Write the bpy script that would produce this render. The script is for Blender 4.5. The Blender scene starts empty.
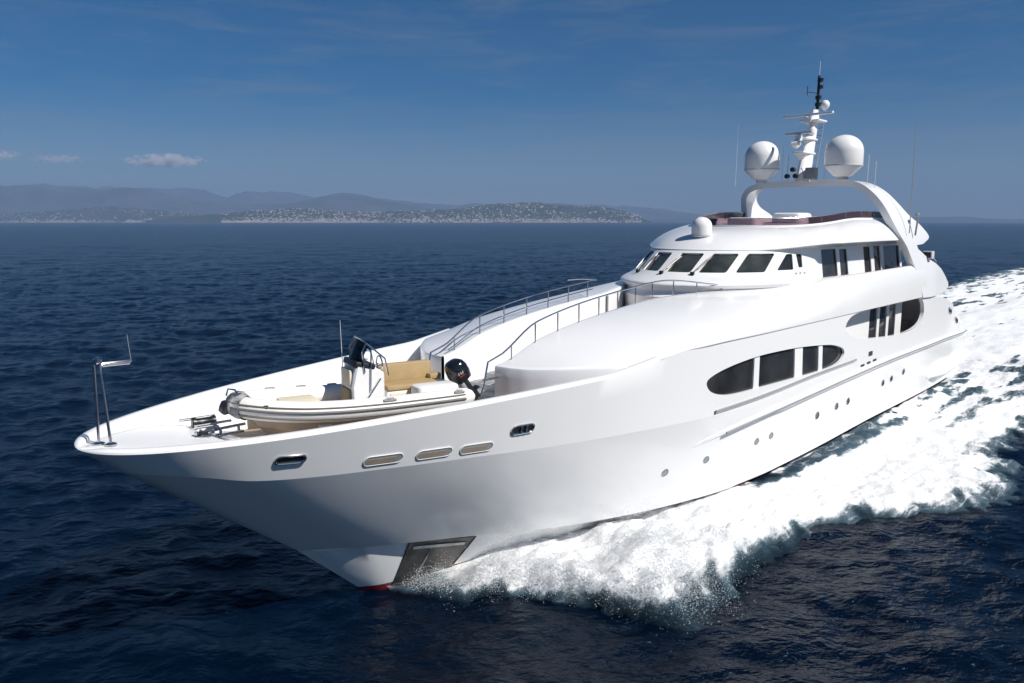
import bpy, bmesh, math, random
import numpy as np
from mathutils import Vector, Matrix
from mathutils.geometry import delaunay_2d_cdt

random.seed(7); rng = np.random.default_rng(7)
scene = bpy.context.scene
col = scene.collection
R = math.radians

# ================================================================ camera, sky, sun, exposure
CAM_H, FOCAL_PX, YAW = 8.690, 784.4, 0.752107
TIP_X, TIP_Y = -7.5585, 13.2203
cam_data = bpy.data.cameras.new('camera'); cam = bpy.data.objects.new('camera', cam_data); col.objects.link(cam)
cam_data.sensor_width = 36.0
cam_data.lens = FOCAL_PX * 36.0 / 1024.0
cam_data.clip_start = .1; cam_data.clip_end = 90000
cam.location = (0, 0, CAM_H)
cam.rotation_euler = (R(90) - math.atan((341.5 - 221.5) / FOCAL_PX), 0, 0)
scene.camera = cam

SUN_EL, SUN_FWD = 45.5, -11.0                       # degrees; SUN_FWD: towards the bow from abeam
_pt = np.array([math.cos(YAW), -math.sin(YAW)]); _bw = -np.array([math.sin(YAW), math.cos(YAW)])
_sd = _pt * math.cos(R(SUN_FWD)) + _bw * math.sin(R(SUN_FWD))
sun_dir = Vector((_sd[0] * math.cos(R(SUN_EL)), _sd[1] * math.cos(R(SUN_EL)), math.sin(R(SUN_EL))))
sun_data = bpy.data.lights.new('sun', 'SUN'); sun_data.energy = 4.8; sun_data.angle = R(.5)
sun_data.color = (1.0, .955, .89)
sun = bpy.data.objects.new('sun', sun_data); col.objects.link(sun)
sun.location = (0, 0, 60); sun.rotation_euler = sun_dir.to_track_quat('Z', 'Y').to_euler()

world = bpy.data.worlds.new('World'); scene.world = world; world.use_nodes = True
wn, wl = world.node_tree.nodes, world.node_tree.links
wn.clear()
w_out = wn.new('ShaderNodeOutputWorld'); w_bg = wn.new('ShaderNodeBackground')
w_sky = wn.new('ShaderNodeTexSky'); w_sky.sky_type = 'NISHITA'; w_sky.sun_disc = False
w_sky.sun_elevation = R(SUN_EL); w_sky.sun_rotation = math.atan2(_sd[0], _sd[1])
w_sky.altitude = 300; w_sky.air_density = .8; w_sky.dust_density = .3; w_sky.ozone_density = 4.0
w_bg.inputs['Strength'].default_value = .05
# thin cirrus, drawn in the sky by direction
w_tc = wn.new('ShaderNodeTexCoord'); w_map = wn.new('ShaderNodeMapping'); w_map.inputs['Scale'].default_value = (2.2, 2.2, 16)
w_map.inputs['Rotation'].default_value = (0, R(4), R(12))
w_no = wn.new('ShaderNodeTexNoise'); w_no.inputs['Scale'].default_value = 3.0; w_no.inputs['Detail'].default_value = 9; w_no.inputs['Roughness'].default_value = .62
w_no.inputs['Distortion'].default_value = .6
w_cr = wn.new('ShaderNodeValToRGB'); w_cr.color_ramp.elements[0].position = .47; w_cr.color_ramp.elements[1].position = .82
w_cr.color_ramp.elements[1].color = (.34, .34, .34, 1)
w_mix = wn.new('ShaderNodeMixRGB'); w_mix.inputs['Color2'].default_value = (3.6, 3.9, 4.3, 1)
w_hs = wn.new('ShaderNodeHueSaturation'); w_hs.inputs['Saturation'].default_value = 1.5; w_hs.inputs['Value'].default_value = .90
wl.new(w_tc.outputs['Generated'], w_map.inputs['Vector']); wl.new(w_map.outputs[0], w_no.inputs['Vector'])
wl.new(w_no.outputs['Fac'], w_cr.inputs['Fac']); wl.new(w_cr.outputs['Color'], w_mix.inputs['Fac'])
w_sp = wn.new('ShaderNodeSeparateXYZ'); w_mr = wn.new('ShaderNodeMapRange'); w_mr.inputs['From Min'].default_value = 0; w_mr.inputs['From Max'].default_value = .17
w_mr.inputs['To Min'].default_value = 1.24; w_mr.inputs['To Max'].default_value = 1.56; w_mr.interpolation_type = 'SMOOTHSTEP'      # greyer air low over the sea
wl.new(w_tc.outputs['Generated'], w_sp.inputs[0]); wl.new(w_sp.outputs['Z'], w_mr.inputs['Value']); wl.new(w_mr.outputs[0], w_hs.inputs['Saturation'])
wl.new(w_sky.outputs[0], w_hs.inputs['Color']); wl.new(w_hs.outputs[0], w_mix.inputs['Color1'])
wl.new(w_mix.outputs[0], w_bg.inputs['Color']); wl.new(w_bg.outputs[0], w_out.inputs['Surface'])

scene.view_settings.view_transform = 'Standard'; scene.view_settings.look = 'None'
scene.view_settings.exposure = 0.33; scene.view_settings.gamma = 1.0
scene.view_settings.use_curve_mapping = False
scene.cycles.use_denoising = True
scene.cycles.max_bounces = 8; scene.cycles.transparent_max_bounces = 16; scene.cycles.volume_bounces = 3
scene.cycles.sample_clamp_indirect = 4.0

# ================================================================ helpers
def mat(name, base=(.8, .8, .8), rough=.5, metal=0., spec=.5, coat=0., bump=None, vary=None, ior=None):
    m = bpy.data.materials.new(name); m.use_nodes = True
    n, l = m.node_tree.nodes, m.node_tree.links; b = n['Principled BSDF']
    b.inputs['Base Color'].default_value = (*base, 1); b.inputs['Roughness'].default_value = rough
    b.inputs['Metallic'].default_value = metal; b.inputs['Specular IOR Level'].default_value = spec
    b.inputs['Coat Weight'].default_value = coat; b.inputs['Coat Roughness'].default_value = .06
    if ior: b.inputs['IOR'].default_value = ior
    tc = n.new('ShaderNodeTexCoord')
    if vary:
        sc, amt = vary
        no = n.new('ShaderNodeTexNoise'); no.inputs['Scale'].default_value = sc; no.inputs['Detail'].default_value = 5
        mr = n.new('ShaderNodeMapRange'); mr.inputs['From Min'].default_value = .3; mr.inputs['From Max'].default_value = .7
        mr.inputs['To Min'].default_value = 1 - amt; mr.inputs['To Max'].default_value = 1.0
        mx = n.new('ShaderNodeMixRGB'); mx.blend_type = 'MULTIPLY'; mx.inputs['Fac'].default_value = 1
        mx.inputs['Color1'].default_value = (*base, 1)
        l.new(tc.outputs['Object'], no.inputs['Vector']); l.new(no.outputs['Fac'], mr.inputs['Value'])
        l.new(mr.outputs[0], mx.inputs['Color2']); l.new(mx.outputs[0], b.inputs['Base Color'])
    if bump:
        sc, st, di = bump
        no = n.new('ShaderNodeTexNoise'); no.inputs['Scale'].default_value = sc; no.inputs['Detail'].default_value = 4
        bp = n.new('ShaderNodeBump'); bp.inputs['Strength'].default_value = st; bp.inputs['Distance'].default_value = di
        l.new(tc.outputs['Object'], no.inputs['Vector']); l.new(no.outputs['Fac'], bp.inputs['Height'])
        l.new(bp.outputs[0], b.inputs['Normal'])
    return m

M = {}
M['white'] = mat('white_gelcoat', (.80, .805, .81), .22, coat=.25, vary=(.8, .03), bump=(.45, .12, .05))
M['white2'] = mat('white_paint', (.80, .80, .80), .34, vary=(3, .04))
M['nonslip'] = mat('white_nonslip_deck', (.74, .74, .73), .65, vary=(6, .06), bump=(180, .2, .004))
M['glass'] = mat('dark_window_glass', (.04, .041, .042), .04, spec=.5, vary=(1.0, .7))  # noise mottles the base colour in place of reflections in the panes
M['glass2'] = mat('wheelhouse_glass', (.055, .066, .062), .03, spec=.6, vary=(1.6, .7))
M['steel'] = mat('polished_steel', (.58, .59, .61), .2, metal=1., vary=(9, .12))
M['dullsteel'] = mat('brushed_steel_plate', (.22, .21, .20), .38, metal=.85, vary=(2.5, .55), bump=(14, .25, .02))
M['black'] = mat('black_plastic', (.014, .014, .016), .35, vary=(8, .3))
M['gloss_black'] = mat('glossy_black_cowl', (.010, .010, .012), .13, coat=.5, vary=(8, .3))
M['grey'] = mat('grey_paint', (.28, .29, .30), .5, vary=(5, .12))
M['lightgrey'] = mat('light_grey_paint', (.55, .56, .57), .45, vary=(5, .08))
M['gasket'] = mat('window_gasket', (.03, .03, .032), .5, vary=(8, .2))
M['hypalon'] = mat('pale_hypalon_tube', (.80, .775, .73), .5, vary=(5, .07), bump=(60, .12, .004))
M['strake'] = mat('grey_rubber_strake', (.15, .14, .135), .55, vary=(8, .2))
M['ribhull'] = mat('beige_tender_hull', (.46, .35, .25), .35, vary=(3, .1))
M['tan'] = mat('tan_vinyl_cushion', (.40, .285, .14), .6, vary=(5, .14), bump=(30, .2, .01))
M['cream'] = mat('cream_vinyl_cushion', (.74, .66, .50), .6, vary=(5, .08), bump=(30, .2, .01))
M['cover'] = mat('grey_canvas_cover', (.36, .36, .37), .8, vary=(9, .35), bump=(18, .6, .03))
M['maroon'] = mat('dark_red_cushion', (.17, .035, .03), .7, vary=(5, .2))
M['redmark'] = mat('red_marking', (.5, .03, .03), .4, vary=(9, .1))
M['taupe'] = mat('taupe_panel', (.5, .47, .44), .5, vary=(2, .25))
M['stone'] = mat('beige_grey_flap', (.31, .26, .21), .45, vary=(4, .15))
M['brown'] = mat('brown_panel', (.30, .27, .25), .5, vary=(2, .3))
M['bronze'] = mat('dark_vent_mesh', (.05, .05, .05), .5, vary=(30, .4))

def teak():
    m = bpy.data.materials.new('teak_deck'); m.use_nodes = True
    n, l = m.node_tree.nodes, m.node_tree.links; b = n['Principled BSDF']; b.inputs['Roughness'].default_value = .6
    tc = n.new('ShaderNodeTexCoord'); mp = n.new('ShaderNodeMapping'); mp.inputs['Scale'].default_value = (.35, 5, 5)
    no = n.new('ShaderNodeTexNoise'); no.inputs['Scale'].default_value = 6; no.inputs['Detail'].default_value = 6
    cr = n.new('ShaderNodeValToRGB'); cr.color_ramp.elements[0].color = (.25, .165, .10, 1); cr.color_ramp.elements[1].color = (.42, .31, .21, 1)
    sp = n.new('ShaderNodeSeparateXYZ'); mm = n.new('ShaderNodeMath'); mm.operation = 'PINGPONG'; mm.inputs[1].default_value = .04
    lt = n.new('ShaderNodeMath'); lt.operation = 'LESS_THAN'; lt.inputs[1].default_value = .004
    mx = n.new('ShaderNodeMixRGB'); mx.inputs['Color2'].default_value = (.03, .028, .025, 1)
    l.new(tc.outputs['Object'], mp.inputs['Vector']); l.new(mp.outputs[0], no.inputs['Vector']); l.new(no.outputs['Fac'], cr.inputs['Fac'])
    l.new(tc.outputs['Object'], sp.inputs[0]); l.new(sp.outputs['Y'], mm.inputs[0]); l.new(mm.outputs[0], lt.inputs[0])
    l.new(lt.outputs[0], mx.inputs['Fac']); l.new(cr.outputs[0], mx.inputs['Color1']); l.new(mx.outputs[0], b.inputs['Base Color'])
    return m
M['teak'] = teak()

def hull_paint():      # white topsides, red antifouling with a white and dark boot line at the forefoot
    m = mat('hull_paint', (.80, .805, .81), .2, coat=.3, bump=(.4, .15, .06))
    n, l = m.node_tree.nodes, m.node_tree.links; b = n['Principled BSDF']
    tc = n.new('ShaderNodeTexCoord'); sp = n.new('ShaderNodeSeparateXYZ'); l.new(tc.outputs['Object'], sp.inputs[0])
    # object x = s - 21 ; paint line rises aft with the bow-up trim of the running yacht
    a = n.new('ShaderNodeMath'); a.operation = 'MULTIPLY_ADD'; a.inputs[1].default_value = -.10; a.inputs[2].default_value = -1.10
    l.new(sp.outputs['X'], a.inputs[0])
    mn = n.new('ShaderNodeMath'); mn.operation = 'MAXIMUM'; mn.inputs[1].default_value = -.70; mi_ = n.new('ShaderNodeMath'); mi_.operation = 'MINIMUM'; mi_.inputs[1].default_value = -.10; l.new(a.outputs[0], mi_.inputs[0]); l.new(mi_.outputs[0], mn.inputs[0])
    h = n.new('ShaderNodeMath'); h.operation = 'ADD'; l.new(sp.outputs['Z'], h.inputs[0]); l.new(mn.outputs[0], h.inputs[1])
    cr = n.new('ShaderNodeValToRGB'); cr.color_ramp.interpolation = 'CONSTANT'
    e = cr.color_ramp.elements
    W = (.80, .805, .81, 1)
    mr = n.new('ShaderNodeMapRange'); mr.inputs['From Min'].default_value = -.3; mr.inputs['From Max'].default_value = .3
    l.new(h.outputs[0], mr.inputs['Value']); l.new(mr.outputs[0], cr.inputs['Fac'])
    e[0].position = 0; e[0].color = (.035, .012, .012, 1)
    e[1].position = .16; e[1].color = (.22, .02, .026, 1)
    x = e.new(.62); x.color = W
    l.new(cr.outputs[0], b.inputs['Base Color'])
    return m
M['hull'] = hull_paint()

def tinted():
    m = bpy.data.materials.new('tinted_acrylic'); m.use_nodes = True
    n, l = m.node_tree.nodes, m.node_tree.links; n.remove(n['Principled BSDF'])
    tr = n.new('ShaderNodeBsdfTransparent'); tr.inputs['Color'].default_value = (.72, .60, .64, 1)
    gl = n.new('ShaderNodeBsdfGlossy'); gl.inputs['Roughness'].default_value = .04; gl.inputs['Color'].default_value = (.8, .8, .8, 1)
    df = n.new('ShaderNodeBsdfDiffuse'); df.inputs['Color'].default_value = (.16, .10, .11, 1)
    fr = n.new('ShaderNodeFresnel'); fr.inputs['IOR'].default_value = 1.45
    no = n.new('ShaderNodeTexNoise'); no.inputs['Scale'].default_value = .8
    mr = n.new('ShaderNodeMapRange'); mr.inputs['To Min'].default_value = .12; mr.inputs['To Max'].default_value = .40
    m1 = n.new('ShaderNodeMixShader'); m2 = n.new('ShaderNodeMixShader')
    l.new(no.outputs['Fac'], mr.inputs['Value']); l.new(mr.outputs[0], m1.inputs[0])
    l.new(tr.outputs[0], m1.inputs[1]); l.new(df.outputs[0], m1.inputs[2])
    l.new(fr.outputs[0], m2.inputs[0]); l.new(m1.outputs[0], m2.inputs[1]); l.new(gl.outputs[0], m2.inputs[2])
    l.new(m2.outputs[0], n['Material Output'].inputs['Surface'])
    return m
M['tint'] = tinted()
def smoked():
    m = tinted(); m.name = 'smoked_acrylic'
    n = m.node_tree.nodes
    n['Transparent BSDF'].inputs['Color'].default_value = (.10, .11, .13, 1); n['Diffuse BSDF'].inputs['Color'].default_value = (.02, .02, .022, 1)
    return m
M['smoked'] = smoked()

def empty(name, label, cat, loc=(0, 0, 0), rz=0., group=None):
    o = bpy.data.objects.new(name, None); col.objects.link(o); o.location = loc; o.rotation_euler = (0, 0, rz)
    o.empty_display_size = .3; o['label'] = label; o['category'] = cat
    if group: o['group'] = group
    return o

class MB:
    """collects polygons; build() links them as ONE mesh object"""
    def __init__(self): self.v = []; self.f = []; self.m = []
    def add(self, verts, faces, mi=0):
        k = len(self.v); self.v.extend([tuple(map(float, x)) for x in verts])
        for f in faces: self.f.append([k + i for i in f]); self.m.append(mi)
        return self
    def grid(self, P, closed=False, mi=0):
        P = np.asarray(P); a, b = P.shape[:2]; F = []
        for i in range(a - 1):
            for j in range(b if closed else b - 1):
                j2 = (j + 1) % b
                F.append([i*b + j, i*b + j2, (i+1)*b + j2, (i+1)*b + j])
        return self.add(P.reshape(-1, 3), F, mi)
    def tube(self, pts, r, n=8, caps=True, mi=0):
        P = [np.array(x, float) for x in pts]; rs = r if hasattr(r, '__len__') else [r] * len(P)
        rows = []; u = None
        for i, x in enumerate(P):
            d = (P[min(i+1, len(P)-1)] - P[max(i-1, 0)]); d /= max(np.linalg.norm(d), 1e-9)
            if u is None:
                u = np.cross(d, [0, 0, 1.]) if abs(d[2]) < .9 else np.cross(d, [1., 0, 0])
            u = u - d * u.dot(d); u /= max(np.linalg.norm(u), 1e-9); w = np.cross(d, u)
            rows.append([x + rs[i] * (math.cos(a) * u + math.sin(a) * w) for a in np.linspace(0, 2*math.pi, n, endpoint=False)])
        k = len(self.v); self.grid(rows, True, mi)
        if caps:
            self.f.append([k + j for j in range(n)][::-1]); self.m.append(mi)
            e = k + (len(P)-1) * n; self.f.append([e + j for j in range(n)]); self.m.append(mi)
        return self
    def lathe(self, prof, c, axis=(0, 0, 1), n=32, mi=0):
        ax = np.array(axis, float); ax /= np.linalg.norm(ax)
        u = np.cross(ax, [0, 1., 0]) if abs(ax[1]) < .9 else np.cross(ax, [1., 0, 0]); u /= np.linalg.norm(u); w = np.cross(ax, u)
        rows = [[np.array(c) + ax * h + r * (math.cos(a) * u + math.sin(a) * w) for a in np.linspace(0, 2*math.pi, n, endpoint=False)] for r, h in prof]
        k = len(self.v); self.grid(rows, True, mi)
        self.f.append([k + j for j in range(n)][::-1]); self.m.append(mi)
        e = k + (len(prof)-1) * n; self.f.append([e + j for j in range(n)]); self.m.append(mi)
        return self
    def box(self, c, size, rot=0., bevel=.0, tilt=0., mi=0):
        """box with rounded vertical edges and softened rims; rot about z, tilt about the local y axis"""
        hx, hy, hz = [x / 2 for x in size]
        b = min(bevel, hx * .95, hy * .95)
        def loop(ins, z):
            L = []
            for q, (sx, sy) in enumerate(((1, 1), (-1, 1), (-1, -1), (1, -1))):
                for k in range(4 if b > 0 else 1):
                    a = (q * 90 + (k * 30 if b > 0 else 0)) * math.pi / 180
                    L.append([sx * (hx - b) + (b - ins) * math.cos(a) if b > 0 else sx * hx, sy * (hy - b) + (b - ins) * math.sin(a) if b > 0 else sy * hy, z])
            return L
        bz = min(b, hz * .9) * .6
        rows = [loop(bz * .8, -hz), loop(0, -hz + bz), loop(0, hz - bz), loop(bz * .3, hz - bz * .3), loop(bz, hz)] if b > 0 else [loop(0, -hz), loop(0, hz)]
        P = np.array(rows, float)
        ct, st = math.cos(tilt), math.sin(tilt); x, z = P[..., 0].copy(), P[..., 2].copy()
        P[..., 0] = ct * x + st * z; P[..., 2] = -st * x + ct * z
        cr, sr = math.cos(rot), math.sin(rot); x, y = P[..., 0].copy(), P[..., 1].copy()
        P[..., 0] = cr * x - sr * y; P[..., 1] = sr * x + cr * y
        P += np.array(c, float)
        k = len(self.v); n = P.shape[1]; self.grid(P, True, mi)
        self.f.append([k + j for j in range(n)][::-1]); self.m.append(mi)
        e = k + (len(rows)-1) * n; self.f.append([e + j for j in range(n)]); self.m.append(mi)
        return self
    def mirror(self):
        k = len(self.v); self.v += [(a, -b, c) for a, b, c in self.v]
        self.f += [[k + i for i in f][::-1] for f in self.f]; self.m += list(self.m)
        return self
    def build(self, name, mats, parent=None, frame=None, sharp=35, merge=.0005, recalc=True):
        conv = frame or (lambda a: a)
        me = bpy.data.meshes.new(name)
        A = np.array(self.v, float); A = conv(A)
        bm = bmesh.new()
        vs = [bm.verts.new(x) for x in A]
        for f, mi in zip(self.f, self.m):
            f2 = list(dict.fromkeys(f))
            if len(f2) < 3: continue
            try: q = bm.faces.new([vs[i] for i in f2]); q.material_index = mi; q.smooth = True
            except ValueError: pass
        if merge: bmesh.ops.remove_doubles(bm, verts=bm.verts, dist=merge)
        bmesh.ops.dissolve_degenerate(bm, edges=bm.edges, dist=1e-5)
        if recalc: bmesh.ops.recalc_face_normals(bm, faces=bm.faces)
        bm.to_mesh(me); bm.free()
        for m in (mats if isinstance(mats, (list, tuple)) else [mats]): me.materials.append(m)
        if sharp: me.set_sharp_from_angle(angle=R(sharp))
        o = bpy.data.objects.new(name, me); col.objects.link(o)
        if parent: o.parent = parent
        return o

def inside(poly, p):
    x, y = p; c = False; n = len(poly); j = n - 1
    for i in range(n):
        xi, yi = poly[i]; xj, yj = poly[j]
        if (yi > y) != (yj > y) and x < (xj - xi) * (y - yi) / (yj - yi) + xi: c = not c
        j = i
    return c
def round_poly(pts, r, n=5):
    out = []; N = len(pts)
    for i in range(N):
        a, b, c = (np.array(pts[k % N], float) for k in (i - 1, i, i + 1))
        u, w = a - b, c - b; lu, lw = np.linalg.norm(u), np.linalg.norm(w)
        q = min(r, lu * .45, lw * .45); p0, p1 = b + u / lu * q, b + w / lw * q
        for k in np.linspace(0, 1, n): out.append(tuple((1-k)**2 * p0 + 2*k*(1-k) * b + k*k * p1))
    return out
def smooth_poly(pts, n=6):         # closed Catmull-Rom through the points
    P = [np.array(x, float) for x in pts]; N = len(P); out = []
    for i in range(N):
        a, b, c, d = P[i-1], P[i], P[(i+1) % N], P[(i+2) % N]
        for t in np.linspace(0, 1, n, endpoint=False):
            out.append(tuple(.5 * (2*b + (c-a)*t + (2*a-5*b+4*c-d)*t*t + (3*b-a-3*c+d)*t**3)))
    return out
def dense(poly, step):
    out = []
    for i in range(len(poly)):
        a, b = np.array(poly[i]), np.array(poly[(i+1) % len(poly)]); k = max(1, int(np.linalg.norm(b-a) / step))
        out += [tuple(a + (b-a) * j / k) for j in range(k)]
    return out
def cdt_sheet(outline, holes, step, ku=1.):
    """triangles of the outline minus the holes with inner grid points; u is scaled by ku while meshing"""
    loops = [outline] + holes
    pts, edges, ids = [], [], []
    for L in loops:
        k = len(pts); pts += [(u * ku, v) for u, v in L]
        edges += [(k + i, k + (i+1) % len(L)) for i in range(len(L))]; ids.append(list(range(k, k + len(L))))
    O = [(u * ku, v) for u, v in outline]; H = [[(u * ku, v) for u, v in h] for h in holes]
    xs = [q[0] for q in O]; ys = [q[1] for q in O]; B = np.array(pts)
    for i, x in enumerate(np.arange(min(xs) + step * .5, max(xs), step)):
        for y in np.arange(min(ys) + step * (.25 + .5 * (i % 2)), max(ys), step):
            if inside(O, (x, y)) and not any(inside(h, (x, y)) for h in H) and ((B - (x, y))**2).sum(1).min() > (.4 * step)**2:
                pts.append((x, y))
    V, E, F, ov, oe, of = delaunay_2d_cdt([Vector(q) for q in pts], edges, [], 0, 1e-6)
    back = {}
    for i, o in enumerate(ov):
        for q in o: back[q] = i
    tri = []
    for f in F:
        c = sum((V[i] for i in f), Vector((0, 0))) / len(f)
        if inside(O, c) and not any(inside(h, c) for h in H): tri.append(list(f))
    return [(q[0] / ku, q[1]) for q in V], tri, [[back[i] for i in L] for L in ids]
def offset_map(fn, u, v, d, sgn=1, hu=1e-3, hv=1e-3):
    p = fn(u, v); a = fn(u + hu, v) - fn(u - hu, v); b = fn(u, v + hv) - fn(u, v - hv)
    n = np.cross(a, b) * sgn; n /= max(np.linalg.norm(n), 1e-9)
    return p + n * d
def holed_panel(mb, fn, outline, holes, step, reveal, sgn, ku=1., mi=0):
    V, T, loops = cdt_sheet(outline, holes, step, ku)
    mb.add([fn(u, v) for u, v in V], T, mi)
    for L in loops[1:]:
        a = [fn(*V[i]) for i in L]; a2 = [offset_map(fn, *V[i], -.02, sgn) for i in L]; b = [offset_map(fn, *V[i], -reveal, sgn) for i in L]
        mb.grid([a, a2, b], True, mi)
def pane_mesh(fn, poly, depth, sgn, step=.3, ku=1.):
    V, T, _ = cdt_sheet(poly, [], step, ku)
    return MB().add([offset_map(fn, u, v, -depth, sgn) for u, v in V], T)
def decal(fn, poly, d, sgn, thick=.02, step=.2, mb=None, mi=0):      # a thin plate standing proud of a surface
    mb = mb or MB(); V, T, L = cdt_sheet(poly, [], step)
    mb.add([offset_map(fn, u, v, d, sgn) for u, v in V], T, mi)
    a = [offset_map(fn, *V[i], d, sgn) for i in L[0]]; b = [offset_map(fn, *V[i], d - thick, sgn) for i in L[0]]
    mb.grid([a, b], True, mi)
    return mb
# ---------------------------------------------------------------- GEO BEGIN
# yacht frame: s = metres aft of the bow tip, t = metres to port, z = metres above the sea
def pchip(xs, ys):
    xs = np.array(xs, float); ys = np.array(ys, float)
    h = np.diff(xs); d = np.diff(ys) / h
    m = np.zeros_like(xs)
    m[0], m[-1] = d[0], d[-1]
    for i in range(1, len(xs) - 1):
        if d[i-1] * d[i] > 0:
            w1, w2 = 2*h[i] + h[i-1], h[i] + 2*h[i-1]
            m[i] = (w1 + w2) / (w1/d[i-1] + w2/d[i])
    def f(x):
        x = np.clip(np.asarray(x, float), xs[0], xs[-1])
        i = np.clip(np.searchsorted(xs, x) - 1, 0, len(xs) - 2)
        u = (x - xs[i]) / h[i]
        return ((1+2*u)*(1-u)**2*ys[i] + u*(1-u)**2*h[i]*m[i]
                + u*u*(3-2*u)*ys[i+1] + u*u*(u-1)*h[i]*m[i+1])
    return f
def sstep(a, b, x):
    u = np.clip((np.asarray(x, float) - a) / (b - a), 0, 1); return u*u*(3-2*u)
_tend = pchip([0, 17.5, 33, 38, 41.9], [0, 0, -.02, -.1, -.34])
def t_top(s):
    u = np.clip(np.asarray(s, float) / 17.45, 0, 1)
    return 4.2766 * (1 - (1 - u)**1.6767)**.468 + _tend(s)
_zrail = lambda s: 4.762 + .0136*s + .0021*s*s - .0001*s**3
_ztop_aft = pchip([10.6, 12, 13.6, 16, 32.6, 34.5, 37.1, 39, 40.6, 41.4, 41.9],
                  [5.023, 5.2, 5.40, 5.45, 5.45, 5.32, 4.97, 4.36, 3.62, 3.12, 2.98])
def z_top(s):
    s = np.asarray(s, float)
    return np.where(s < 10.6, _zrail(np.minimum(s, 10.6)), _ztop_aft(s))
z_kn = pchip([.5, 1.0, 1.6, 2.4, 3.5, 5, 6.8, 9, 11.7, 15, 18, 24, 36, 42],
             [4.33, 4.27, 4.16, 3.98, 3.88, 3.80, 3.70, 3.57, 3.45, 3.32, 3.18, 3.08, 3.06, 2.7])
_knf = pchip([.5, 3, 6, 9, 12, 16, 20, 42], [.83, .85, .89, .93, .965, 1.0, 1.025, 1.03])
_knstart = lambda s: np.clip((s - .5) / np.maximum(s, 1e-6), 0, 1)**.3
def t_kn(s): return t_top(s) * _knf(s) * _knstart(s)
z_ch = pchip([4.2, 4.9, 5.6, 7.9, 10.2, 12, 14, 16.5, 19, 23, 28, 34, 42],
             [1.56, 1.53, 1.48, 1.2, .98, .86, .78, .74, .78, .84, .9, .9, .9])
t_ch = pchip([4.2, 4.9, 5.6, 7.9, 10.2, 12, 14, 16.5, 19, 24, 34, 42],
             [0, .47, .87, 1.52, 2.35, 2.86, 3.34, 3.8, 4.02, 4.12, 4.12, 3.9])
z_kl = pchip([5.75, 6.2, 6.8, 8, 10, 14, 42], [.17, -.22, -.7, -1.2, -1.5, -1.6, -1.3])
S_END = 41.9
NC = 110
NFL = 6        # flare rows between chine and knuckle
NUP = 3        # rows between knuckle and top
def hull_rows():
    v = np.linspace(0, 1, NC) ** 1.75
    rows = []
    def row(s0, ft, fz, send=S_END):
        s = s0 + (send - s0) * v
        return np.stack([s, ft(s), fz(s)], 1)
    keel = row(5.75, lambda s: 0*s, z_kl, 41.0)
    ch = row(4.2, t_ch, z_ch, 41.5)
    kn = row(.5, t_kn, z_kn)
    tp = row(0., t_top, z_top)
    ledge = np.minimum(.26, .30 * ch[:, 1]) * sstep(4.5, 7, ch[:, 0]) * (1 - .8 * sstep(11, 17, ch[:, 0]))   # spray ledge under the chine
    for w in np.linspace(0, 1, 5)[:-1]:
        r = keel + (ch - keel) * w
        r[:, 1] = np.maximum(ch[:, 1] - ledge, 0) * w ** .85
        rows.append(r)
    r = ch.copy(); r[:, 1] = np.maximum(ch[:, 1] - ledge, 0); r[:, 2] -= .03 * (ledge > 0); rows.append(r)
    e = 1 - .05 * (1 - sstep(4, 16, ch[:, 0]))
    for w in np.linspace(0, 1, NFL + 1)[:-1]:
        r = ch + (kn - ch) * w
        r[:, 1] = ch[:, 1] + (kn[:, 1] - ch[:, 1]) * (w ** e)
        rows.append(r)
    for w in np.linspace(0, 1, NUP + 1):
        r = kn + (tp - kn) * w
        r[:, 1] = kn[:, 1] + (tp[:, 1] - kn[:, 1]) * w
        rows.append(r)
    return np.array(rows)          # [row, col, 3], keel first
ROWS = hull_rows()
I_CH, I_KN, I_TOP = 5, 5 + NFL, 5 + NFL + NUP
_stem = ROWS[:, 0, :]
def hull_t(s, z):
    ts, zs = [], []
    st = np.interp(s, _stem[:, 0][::-1], _stem[:, 2][::-1])
    if s < ROWS[0, 0, 0]: ts.append(0.); zs.append(float(st))
    for r in ROWS:
        if r[0, 0] <= s:
            ts.append(float(np.interp(s, r[:, 0], r[:, 1]))); zs.append(float(np.interp(s, r[:, 0], r[:, 2])))
    return float(np.interp(z, zs, ts))
def hull_p(s, z): return np.array([s, hull_t(s, z), z])

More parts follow.
